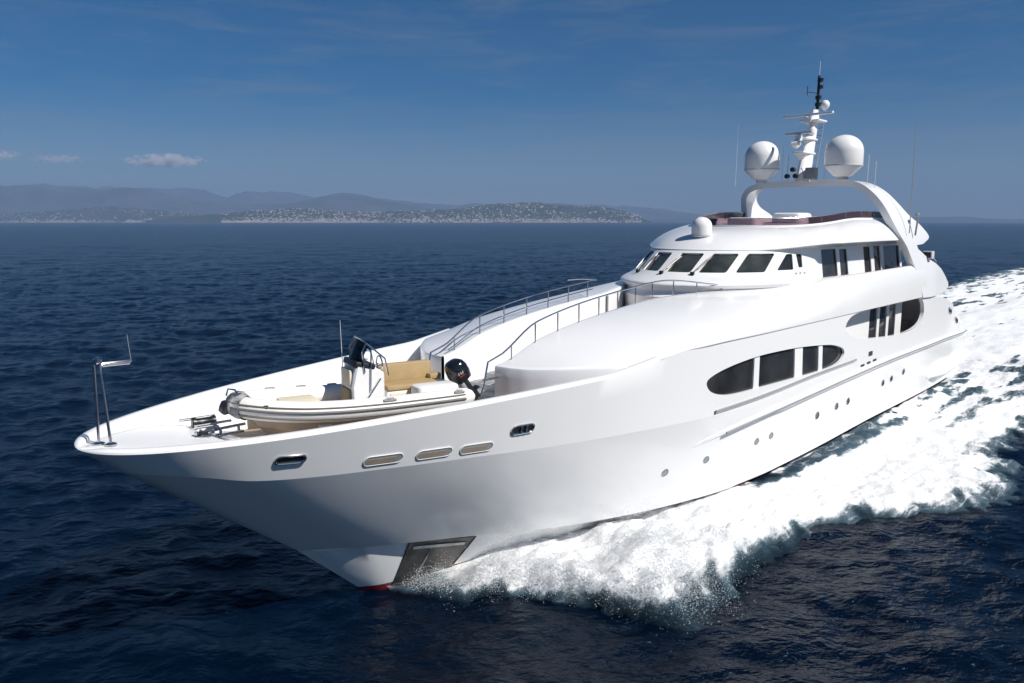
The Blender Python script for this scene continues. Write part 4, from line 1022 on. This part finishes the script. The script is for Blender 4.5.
# ================================================================ wake: churned white water along both sides and behind
def vnoise(x, y, seed=0):
    def hsh(i, j): 
        q = (i.astype(np.int64) * 374761393 + j.astype(np.int64) * 668265263 + seed * 982451653) & 0xffffffff; q = ((q ^ (q >> 13)) * 1274126177) & 0xffffffff
        return ((q ^ (q >> 16)) & 0xffff) / 65535.
    i, j = np.floor(x), np.floor(y); u, v = x - i, y - j; u = u*u*(3-2*u); v = v*v*(3-2*v)
    return (hsh(i, j)*(1-u) + hsh(i+1, j)*u)*(1-v) + (hsh(i, j+1)*(1-u) + hsh(i+1, j+1)*u)*v
def fbm(x, y, o=4, seed=0, g=.5):
    s = 0; a = 1; t = 0
    for k in range(o): s = s + a * vnoise(x * 2**k + 17.3*k, y * 2**k - 9.1*k, seed + k); t += a; a *= g
    return s / t
t_out = pchip([6.3, 6.8, 7.4, 8.4, 9.0, 9.7, 10.6, 12, 14, 16, 18.5, 20, 22, 25, 30, 45, 60, 90, 140], [.1, 1.3, 2.0, 2.8, 4.3, 6.6, 6.3, 5.9, 6.0, 6.1, 6.5, 7.5, 8.7, 8.7, 8.5, 9.2, 10.5, 13, 17])
t_inn = pchip([6.3, 6.8, 9.0, 11.7, 13.9, 16, 17.8, 21, 31, 40, 43], [.05, .3, .95, 1.7, 2.6, 3.2, 3.55, 3.75, 3.7, 3.5, 3.2])
h_max = pchip([6.3, 6.8, 7.6, 9, 10.2, 12, 14, 18, 25, 45, 140], [.05, .15, .28, .55, .85, .85, .65, .42, .32, .28, .12])
def wake_field(s, t, seed):
    """height above the sea and foam cover at (s, |t|)"""
    jag = (fbm(s * .55, t * .55, 4, seed) - .5) * 2.0 + (fbm(s * 2.2, t * 2.2, 3, seed + 9) - .5) * .8
    lump0 = fbm(s * 1.3, t * 1.3, 3, seed + 3)
    k = sstep(6, 10, s); to = t_out(s) * 1.06 + .1 + jag * (.25 + .6 * k) * np.where(s > 20, 1.5, 1.0)
    ti = t_inn(np.minimum(s, 43)); x = (t - ti) / np.maximum(to - ti, .3)
    ridge = np.where(x < .72, .35 + .65 * sstep(-.1, .72, x), 1 - sstep(.72, 1.0, x))
    near_hull = 1 - sstep(12, 17, s)
    ridge = ridge * (1 - (1 - near_hull) * (1 - sstep(.02, .42, x)) * .75)
    lump = fbm(s * 1.1, t * 1.1, 5, seed + 20, .55); lump2 = fbm(s * 2.4 + t * .9, t * 4.6 - s * .7, 4, seed + 40, .55)
    H = h_max(s) * ridge * (.35 + 1.2 * lump) + (.05 + .13 * ridge * np.sqrt(h_max(s))) * (lump2 - .5) * 2.0
    dens = np.where(x < 1, 1.0, 0) * (1 - sstep(.70, 1.0, x) * .62)
    finger = fbm((s + t * .8) * .9, (s * .35 - t) * .22, 3, seed + 15); dens = dens * (1 - .5 * sstep(.72, .95, x) * sstep(.42, .6, finger))
    dens = dens * (.42 + .58 * sstep(7.0, 8.6, s + .4 * (lump0 - .5)))
    trough = sstep(15.5, 18.5, s) * (1 - sstep(.35, 1.25 + .025 * np.maximum(s - 20, 0), t - ti)) * (1 - sstep(44, 50, s))
    dens = dens * (1 - .97 * trough) + trough * (.16 + .62 * sstep(.32, .62, fbm(s * .5, t * 2.2, 4, seed + 70)))
    streak = fbm(s * .25, t * 1.6, 4, seed + 60); old = sstep(19, 40, s)
    dens = dens * (1 - old * .6 * sstep(.42, .66, streak) * (1 - .5 * sstep(.5, .9, x)))
    lace = sstep(20, 30, s) * sstep(.55, .75, x); dens = dens * (1 - lace * .42 * sstep(.45, .6, fbm(s * .8, t * .8, 4, seed + 80)))
    dens = np.maximum(dens, .40 * (x < .93) * (x > 0) * sstep(17, 22, s))
    core = sstep(43, 47, s) * (1 - sstep(3.2, 5.0, t)); dens = np.maximum(dens, core * (1.0 + .2 * lump)); H = H + core * .35 * lump
    return H, dens, trough
def foam_mat(thin=False):
    m = bpy.data.materials.new('sea_foam'); m.use_nodes = True
    n, l = m.node_tree.nodes, m.node_tree.links; b = n['Principled BSDF']
    b.inputs['Base Color'].default_value = (.82, .83, .845, 1); b.inputs['Roughness'].default_value = .9; b.inputs['Specular IOR Level'].default_value = .15
    at = n.new('ShaderNodeAttribute'); at.attribute_name = 'foam'
    tc = n.new('ShaderNodeTexCoord')
    mp = n.new('ShaderNodeMapping'); mp.inputs['Scale'].default_value = (.42, 1.25, 1.0); mp.inputs['Rotation'].default_value = (0, 0, R(14))
    no = n.new('ShaderNodeTexNoise'); no.inputs['Scale'].default_value = 2.3; no.inputs['Detail'].default_value = 9; no.inputs['Roughness'].default_value = .72; no.inputs['Distortion'].default_value = .9
    l.new(tc.outputs['Object'], mp.inputs['Vector']); l.new(mp.outputs[0], no.inputs['Vector'])
    ad = n.new('ShaderNodeMath'); ad.operation = 'ADD'; l.new(at.outputs['Fac'], ad.inputs[0]); l.new(no.outputs['Fac'], ad.inputs[1])
    mr = n.new('ShaderNodeMapRange'); mr.inputs['From Min'].default_value = .80; mr.inputs['From Max'].default_value = 1.20; mr.interpolation_type = 'SMOOTHSTEP'
    l.new(ad.outputs[0], mr.inputs['Value'])
    # thin aerated water under and between the foam
    m2 = n.new('ShaderNodeMapRange'); m2.inputs['From Min'].default_value = .14; m2.inputs['From Max'].default_value = .5; m2.inputs['To Max'].default_value = .45; l.new(at.outputs['Fac'], m2.inputs['Value'])
    mxx = n.new('ShaderNodeMath'); mxx.operation = 'MAXIMUM'; l.new(mr.outputs[0], mxx.inputs[0]); l.new(m2.outputs[0], mxx.inputs[1]); l.new(mxx.outputs[0], b.inputs['Alpha'])
    n3 = n.new('ShaderNodeTexNoise'); n3.inputs['Scale'].default_value = 1.3; n3.inputs['Detail'].default_value = 9; n3.inputs['Roughness'].default_value = .75; n3.inputs['Distortion'].default_value = .7; l.new(mp.outputs[0], n3.inputs['Vector'])
    a3 = n.new('ShaderNodeMath'); a3.operation = 'MULTIPLY_ADD'; a3.inputs[1].default_value = .75; l.new(n3.outputs['Fac'], a3.inputs[0]); l.new(mr.outputs[0], a3.inputs[2])
    cr = n.new('ShaderNodeValToRGB'); e = cr.color_ramp.elements; e[0].position = .30; e[0].color = (.10, .19, .25, 1); e[1].position = 1.0; e[1].color = (.84, .85, .86, 1)
    q = e.new(.62); q.color = (.34, .42, .47, 1); q = e.new(.80); q.color = (.62, .66, .69, 1)
    a4 = n.new('ShaderNodeMath'); a4.operation = 'MULTIPLY'; a4.inputs[1].default_value = .70; l.new(a3.outputs[0], a4.inputs[0]); l.new(a4.outputs[0], cr.inputs['Fac']); l.new(cr.outputs[0], b.inputs['Base Color'])
    n2 = n.new('ShaderNodeTexNoise'); n2.inputs['Scale'].default_value = 7; n2.inputs['Detail'].default_value = 8; n2.inputs['Roughness'].default_value = .7
    bp = n.new('ShaderNodeBump'); bp.inputs['Strength'].default_value = .7; bp.inputs['Distance'].default_value = .10
    l.new(tc.outputs['Object'], n2.inputs['Vector']); l.new(n2.outputs['Fac'], bp.inputs['Height']); l.new(bp.outputs[0], b.inputs['Normal'])
    return m
FOAM = foam_mat()
VV, FF, AT = [], [], []; off = 0
def add_wake(S, T, sg, seed):
    global off
    SS, TT = np.meshgrid(S, T, indexing='ij'); H, D, tr_ = wake_field(SS, TT, seed)
    P = WA(np.stack([SS, TT * sg, 0 * SS], -1)); sh = sea_h(P[..., 0], P[..., 1]) + hull_swell(SS, TT)
    Zw = sh * (.75) + hull_swell(SS, TT) * .25 + .03 + H - .10 * (D < .05)
    V = np.stack([SS - MID, -TT * sg, Zw], -1).reshape(-1, 3); F = gridfaces(len(S), len(T)); d = D.ravel()
    keep = d[F].max(1) > .02; F = F[keep]; used = np.unique(F); remap = -np.ones(len(V), int); remap[used] = np.arange(len(used))
    VV.append(V[used]); FF.append(remap[F] + off); AT.append(d[used]); off += len(used)
for sg, seed in ((1, 5), (-1, 31)):
    add_wake(np.linspace(6.35, 24, 260), np.linspace(0.05, 10.5, 130), sg, seed)
    add_wake(np.linspace(24, 50, 170), np.linspace(0.0, 12.5, 110), sg, seed)
    add_wake(np.geomspace(50, 420, 150), np.linspace(0.0, 24, 100), sg, seed)
wake = fast_mesh('wake_foam', np.vstack(VV), np.vstack(FF), FOAM, W(MID, 0, 0)); wake.rotation_euler = (0, 0, SHIP_ROT)
a = wake.data.attributes.new('foam', 'FLOAT', 'POINT'); a.data.foreach_set('value', np.concatenate(AT).astype(np.float32))
wake['kind'] = 'stuff'; wake['label'] = 'white churned foam of the wake spreading along the hull of the yacht'; wake['category'] = 'foam'

# ================================================================ spray thrown up by the bow: very many fine drops
def drops(name, pts, rads, m, label):
    tc = np.array([(.94, 0, -.33), (-.47, .82, -.33), (-.47, -.82, -.33), (0, 0, 1)]); fc = np.array([(0, 1, 3), (1, 2, 3), (2, 0, 3), (0, 2, 1)])
    N = len(pts); a = rng.uniform(0, 6.28, N); ca, sa = np.cos(a), np.sin(a); q = tc[None] * rads[:, None, None] * (1 + rng.uniform(-.3, .5, (N, 1, 3)))
    q = np.stack([q[..., 0]*ca[:, None] - q[..., 2]*sa[:, None], q[..., 1], q[..., 0]*sa[:, None] + q[..., 2]*ca[:, None]], -1)
    V = (pts[:, None] + q).reshape(-1, 3); F = (fc[None] + 4 * np.arange(N)[:, None, None]).reshape(-1, 3)
    o = fast_mesh(name, V, F, m, W(MID, 0, 0)); o.rotation_euler = (0, 0, SHIP_ROT); o['kind'] = 'stuff'; o['label'] = label; o['category'] = 'spray'; return o
def spray_mat():
    m = bpy.data.materials.new('spray_drops'); m.use_nodes = True; n, l = m.node_tree.nodes, m.node_tree.links; n.remove(n['Principled BSDF'])
    d = n.new('ShaderNodeBsdfDiffuse'); t = n.new('ShaderNodeBsdfTranslucent'); x = n.new('ShaderNodeMixShader'); x.inputs[0].default_value = .5
    for q in (d, t): q.inputs['Color'].default_value = (.95, .96, .97, 1)
    l.new(d.outputs[0], x.inputs[1]); l.new(t.outputs[0], x.inputs[2]); l.new(x.outputs[0], n['Material Output'].inputs['Surface']); return m
SPR = spray_mat()
def surf_h(s, t, seed): return wake_field(s, t, seed)
def spray_cloud(g, sg, seed, n_mist, n_str, per):
    # mist hanging over the bow wave, thick close to the foam and thinning upwards
    N = n_mist; s = np.where(g.random(N) < .72, 6.6 + 7.4 * g.beta(1.5, 1.6, N), g.uniform(12, 30, N)); to, ti = t_out(s), t_inn(s)
    q = g.beta(1.7, 1.5, N); q = np.where(s > 16, g.beta(3.2, 1.3, N), q); t = ti + (to - ti) * q
    H, D, _ = wake_field(s, t, seed); cl = fbm(s * 1.6, t * 1.6, 4, seed + 77); keep = (cl > .36 + .16 * g.random(N)) & ((D > .05) | (g.random(N) < .35))
    sc = (.06 + .20 * sstep(6.4, 9, s) * (1 - sstep(10, 17, s))) * (.5 + cl); z = np.maximum(H, 0) + g.exponential(1, N) * sc - .03
    P = np.stack([s, t + g.normal(0, .05, N), z], 1)[keep]; r = np.clip(g.lognormal(math.log(.0060), .38, len(P)), .003, .016)
    # strands flung outwards and aft on short arcs
    S0 = np.where(g.random(n_str) < .7, g.normal(10.2, 1.5, n_str), g.uniform(7, 24, n_str)).clip(6.8, 40); f0 = g.uniform(.45, .95, n_str); T0 = t_inn(S0) + (t_out(S0) - t_inn(S0)) * f0
    H0, _, _ = wake_field(S0, T0, seed); vt = g.uniform(.25, 1.5, n_str) * np.where(S0 < 13, 1., .5); vs = g.uniform(-.3, .6, n_str); up = g.uniform(.12, .75, n_str) * np.where(S0 < 13, 1., .45)
    k = g.beta(1.0, 1.5, (n_str, per)); sp = (.02 + .10 * k)
    s2 = S0[:, None] + vs[:, None] * k + g.normal(0, 1, k.shape) * sp; t2 = T0[:, None] + vt[:, None] * k + g.normal(0, 1, k.shape) * sp
    z2 = np.maximum(H0, 0)[:, None] + up[:, None] * 4 * k * (1 - k) * .8 - np.maximum(H0, 0)[:, None] * k**2 + g.normal(0, 1, k.shape) * sp * .8
    P2 = np.stack([s2, t2, z2], -1).reshape(-1, 3); P2 = P2[P2[:, 2] > -.02]; r2 = np.clip(g.lognormal(math.log(.0062), .4, len(P2)), .003, .016)
    P = np.vstack([P, P2]); r = np.concatenate([r, r2]); return P * [1, sg, 1] - [MID, 0, 0], r
a_, b_ = spray_cloud(np.random.default_rng(11), 1, 5, 60000, 900, 50); c_, d_ = spray_cloud(np.random.default_rng(12), -1, 31, 30000, 150, 60)
PP = np.vstack([a_, c_]); PP[:, 1] *= -1
spray = drops('bow_spray', PP, np.concatenate([b_, d_]), SPR, 'fine white spray thrown up along the waterline of the bow')

# ================================================================ coast, mountains, town, clouds, haze
def land(name, pts, dist, depth, seed, m, label, kind='structure', rough=.18, nx=260, ny=24):
    """a range of real hills: pts = (azimuth tan, height in metres) along the crest, dist = distance of the shore"""
    f = pchip([q[0] for q in pts], [q[1] for q in pts]); a = np.linspace(pts[0][0], pts[-1][0], nx); v = np.linspace(0, 1, ny)
    AA, VV_ = np.meshgrid(a, v, indexing='ij'); D = dist + depth * VV_; Xl = AA * D
    prof = np.where(VV_ < .55, sstep(0, .55, VV_) ** .8, 1 - .7 * sstep(.55, 1, VV_))
    nz = fbm(Xl / 900 + seed, D / 700, 5, seed, .55); n2 = fbm(Xl / 230, D / 260, 4, seed + 5, .6)
    ridge = 1 - np.abs(nz * 2 - 1)
    H = f(AA) * prof * (1 - rough + rough * 2 * (nz - .1)) + f(AA) * .16 * (ridge - .5) * prof + f(AA) * .09 * (n2 - .5) * sstep(.02, .2, VV_) * 2
    H = np.where(VV_ <= 0, -3, np.maximum(H, -3))
    o = fast_mesh(name, np.stack([Xl, D, H], -1).reshape(-1, 3), gridfaces(nx, ny), m); o['kind'] = kind; o['label'] = label
    return (a, v, Xl, D, H)
def land_mat(name, c1, c2, sc):
    m = bpy.data.materials.new(name); m.use_nodes = True; n, l = m.node_tree.nodes, m.node_tree.links; b = n['Principled BSDF']; b.inputs['Roughness'].default_value = .95; b.inputs['Specular IOR Level'].default_value = .1
    tc = n.new('ShaderNodeTexCoord'); no = n.new('ShaderNodeTexNoise'); no.inputs['Scale'].default_value = sc; no.inputs['Detail'].default_value = 8; no.inputs['Roughness'].default_value = .7
    cr = n.new('ShaderNodeValToRGB'); cr.color_ramp.elements[0].position = .4; cr.color_ramp.elements[1].position = .66; cr.color_ramp.elements[0].color = (*c1, 1); cr.color_ramp.elements[1].color = (*c2, 1)
    l.new(tc.outputs['Object'], no.inputs['Vector']); l.new(no.outputs['Fac'], cr.inputs['Fac']); l.new(cr.outputs[0], b.inputs['Base Color']); return m
LM1 = land_mat('wooded_hillside', (.022, .032, .02), (.055, .06, .04), .006); LM2 = land_mat('rocky_mountainside', (.03, .038, .03), (.085, .085, .075), .0022)
def px(x): return (x - 512) / FOCAL_PX
def hpx(L, D): return [(px(x), max(1, h) / FOCAL_PX * D) for x, h in L]
cape = land('wooded_cape', hpx([(150, 2), (210, 8), (260, 12), (310, 14), (350, 10), (400, 11), (450, 13), (480, 17), (520, 19), (560, 17), (600, 16), (625, 11), (641, 4), (650, 1)], 6600), 6000, 1500, 3, LM1, 'wooded cape dotted with white houses across the bay')
shore = land('coast_hills', hpx([(-260, 10), (-60, 9), (0, 9), (60, 11), (120, 15), (170, 11), (220, 8), (300, 7), (420, 7), (470, 3), (500, 1)], 8000), 7400, 1600, 11, LM1, 'low built up coast hills at the left of the bay')
mt1 = land('mountains', hpx([(-400, 36), (-150, 38), (0, 35), (30, 34), (60, 32), (95, 31), (130, 33), (150, 33), (175, 27), (200, 20), (260, 16), (300, 19), (340, 27), (360, 26), (390, 20), (430, 14), (480, 9), (530, 2)], 10800), 9400, 3000, 23, LM2, 'hazy blue mountains behind the bay')
mt2 = land('far_mountains', hpx([(-400, 37), (-100, 37), (60, 35), (150, 32), (200, 32), (230, 29), (280, 28), (330, 24), (400, 21), (470, 17), (560, 18), (640, 14), (690, 8), (730, 3)], 14300), 12900, 3200, 37, LM2, 'faint far mountain range fading into the sky')
far = land('far_coast', hpx([(640, 2), (700, 3), (760, 3), (860, 3), (930, 5), (960, 5), (990, 3), (1040, 3), (1200, 5)], 11800), 11200, 1400, 51, LM1, 'low dark far coast on the horizon behind the yacht')

TOWN = mat('pale_house_walls', (.62, .55, .50), .8, vary=(.01, .35))
def town(field, n, xr, seed, vmax, bias):
    a, v, Xl, D, H = field; g = np.random.default_rng(seed); P, S = [], []
    while len(P) < n:
        i = g.integers(1, len(a) - 1); x = 512 + a[i] * FOCAL_PX
        if not (xr[0] < x < xr[1]): continue
        w = abs(g.normal(0, vmax)) if g.random() < bias else g.uniform(0, .5); j = w * (len(v) - 1); j0 = int(j)
        if j0 >= len(v) - 2: continue
        q = j - j0; z = H[i, j0] * (1 - q) + H[i, j0+1] * q; d = D[i, j0] * (1 - q) + D[i, j0+1] * q; aa = a[i] + (a[1] - a[0]) * g.random()
        if fbm(np.array([aa * 30.]), np.array([w * 6.]), 3, 90)[0] < .42 and g.random() < .7: continue
        big = g.random() < .10; P.append((aa * d, d, max(z, 1.5) - 2)); S.append((g.uniform(4, 8) * (2.4 if big else 1), g.uniform(6, 9), g.uniform(3, 6) * (1.8 if big else 1) + 2))
    return P, S
P1, S1 = town(cape, 3600, (225, 640), 1, .09, .6); P2, S2 = town(shore, 2600, (-100, 440), 2, .06, .7)
P, S = np.array(P1 + P2), np.array(S1 + S2)
cube = np.array([(x, y, z) for z in (0, 1) for x, y in ((-.5, -.5), (.5, -.5), (.5, .5), (-.5, .5))]); cf = np.array([(0, 1, 5, 4), (1, 2, 6, 5), (2, 3, 7, 6), (3, 0, 4, 7), (4, 5, 6, 7), (3, 2, 1, 0)])
V = (P[:, None] + cube[None] * S[:, None]).reshape(-1, 3); F = (cf[None] + 8 * np.arange(len(P))[:, None, None]).reshape(-1, 4)
tw = fast_mesh('coast_town', V, F, TOWN, smooth=False); tw['kind'] = 'stuff'; tw['label'] = 'pale houses of the coast towns scattered over the far shore'; tw['category'] = 'town'

# small cumulus over the mountains
def cloud(name, x0, x1, y, thick, D, seed, dens, label):
    cxp = (x0 + x1) / 2; c = Vector((px(cxp) * D, D, CAM_H + (221.5 - y) / FOCAL_PX * D)); hx = (x1 - x0) / 2 / FOCAL_PX * D; hz = thick / 2 / FOCAL_PX * D
    bm = bmesh.new(); bmesh.ops.create_icosphere(bm, subdivisions=3, radius=1)
    for v in bm.verts: v.co = Vector((v.co.x * hx, v.co.y * hx * .6, v.co.z * hz))
    me = bpy.data.meshes.new(name); bm.to_mesh(me); bm.free(); o = bpy.data.objects.new(name, me); col.objects.link(o); o.location = c
    m = bpy.data.materials.new('cloud_vapour'); m.use_nodes = True; n, l = m.node_tree.nodes, m.node_tree.links; n.remove(n['Principled BSDF'])
    pv = n.new('ShaderNodeVolumePrincipled'); pv.inputs['Color'].default_value = (.96, .96, .97, 1); pv.inputs['Anisotropy'].default_value = .1
    tc = n.new('ShaderNodeTexCoord'); no = n.new('ShaderNodeTexNoise'); no.inputs['Scale'].default_value = 5 / hx; no.inputs['Detail'].default_value = 5; no.inputs['Roughness'].default_value = .6
    mp = n.new('ShaderNodeMapping'); mp.inputs['Location'].default_value = (seed * 13.7 * hx / 9, 0, 0); mp.inputs['Scale'].default_value = (1, 1, 1.7)
    l.new(tc.outputs['Object'], mp.inputs['Vector']); l.new(mp.outputs[0], no.inputs['Vector'])
    m2 = n.new('ShaderNodeMapping'); m2.inputs['Scale'].default_value = (1 / hx, 1 / (hx * .6), 1 / hz); ln = n.new('ShaderNodeVectorMath'); ln.operation = 'LENGTH'
    l.new(tc.outputs['Object'], m2.inputs['Vector']); l.new(m2.outputs[0], ln.inputs[0])
    su = n.new('ShaderNodeMath'); su.operation = 'MULTIPLY_ADD'; su.inputs[1].default_value = -.50; l.new(ln.outputs['Value'], su.inputs[0]); cn = n.new('ShaderNodeMath'); cn.operation = 'MULTIPLY_ADD'; cn.inputs[1].default_value = 2.4; cn.inputs[2].default_value = -.72; l.new(no.outputs['Fac'], cn.inputs[0]); l.new(cn.outputs[0], su.inputs[2])
    mr = n.new('ShaderNodeMapRange'); mr.inputs['From Min'].default_value = .16; mr.inputs['From Max'].default_value = .6; mr.inputs['To Max'].default_value = dens
    l.new(su.outputs[0], mr.inputs['Value']); l.new(mr.outputs[0], pv.inputs['Density']); l.new(pv.outputs[0], n['Material Output'].inputs['Volume'])
    me.materials.append(m); o['label'] = label; o['category'] = 'cloud'; o['group'] = 'small clouds over the mountains'
    return o
cloud('cloud', 132, 214, 163.0, 15, 25000, 1, .016, 'brightest small white cloud standing alone to the right of two fainter ones')
cloud('cloud', 42, 96, 161, 10, 25000, 2, .006, 'faint narrow cloud between the leftmost cloud and the bright one')
cloud('cloud', -12, 36, 157.5, 11, 25000, 3, .008, 'faint pale cloud at the left edge of the sky')

hz = fast_mesh('haze', [(x, y, z) for z in (-6, 720) for x, y in ((-17000, -1500), (17000, -1500), (17000, 17500), (-17000, 17500))], cf, None, smooth=False)
hm = bpy.data.materials.new('sea_haze'); hm.use_nodes = True; n, l = hm.node_tree.nodes, hm.node_tree.links; n.remove(n['Principled BSDF'])
pv = n.new('ShaderNodeVolumePrincipled'); pv.inputs['Color'].default_value = (.30, .44, .68, 1); pv.inputs['Density'].default_value = 1.15e-4; pv.inputs['Anisotropy'].default_value = .0
l.new(pv.outputs[0], n['Material Output'].inputs['Volume']); hz.data.materials.append(hm)
hz['kind'] = 'stuff'; hz['label'] = 'pale blue sea haze'; hz['category'] = 'haze'
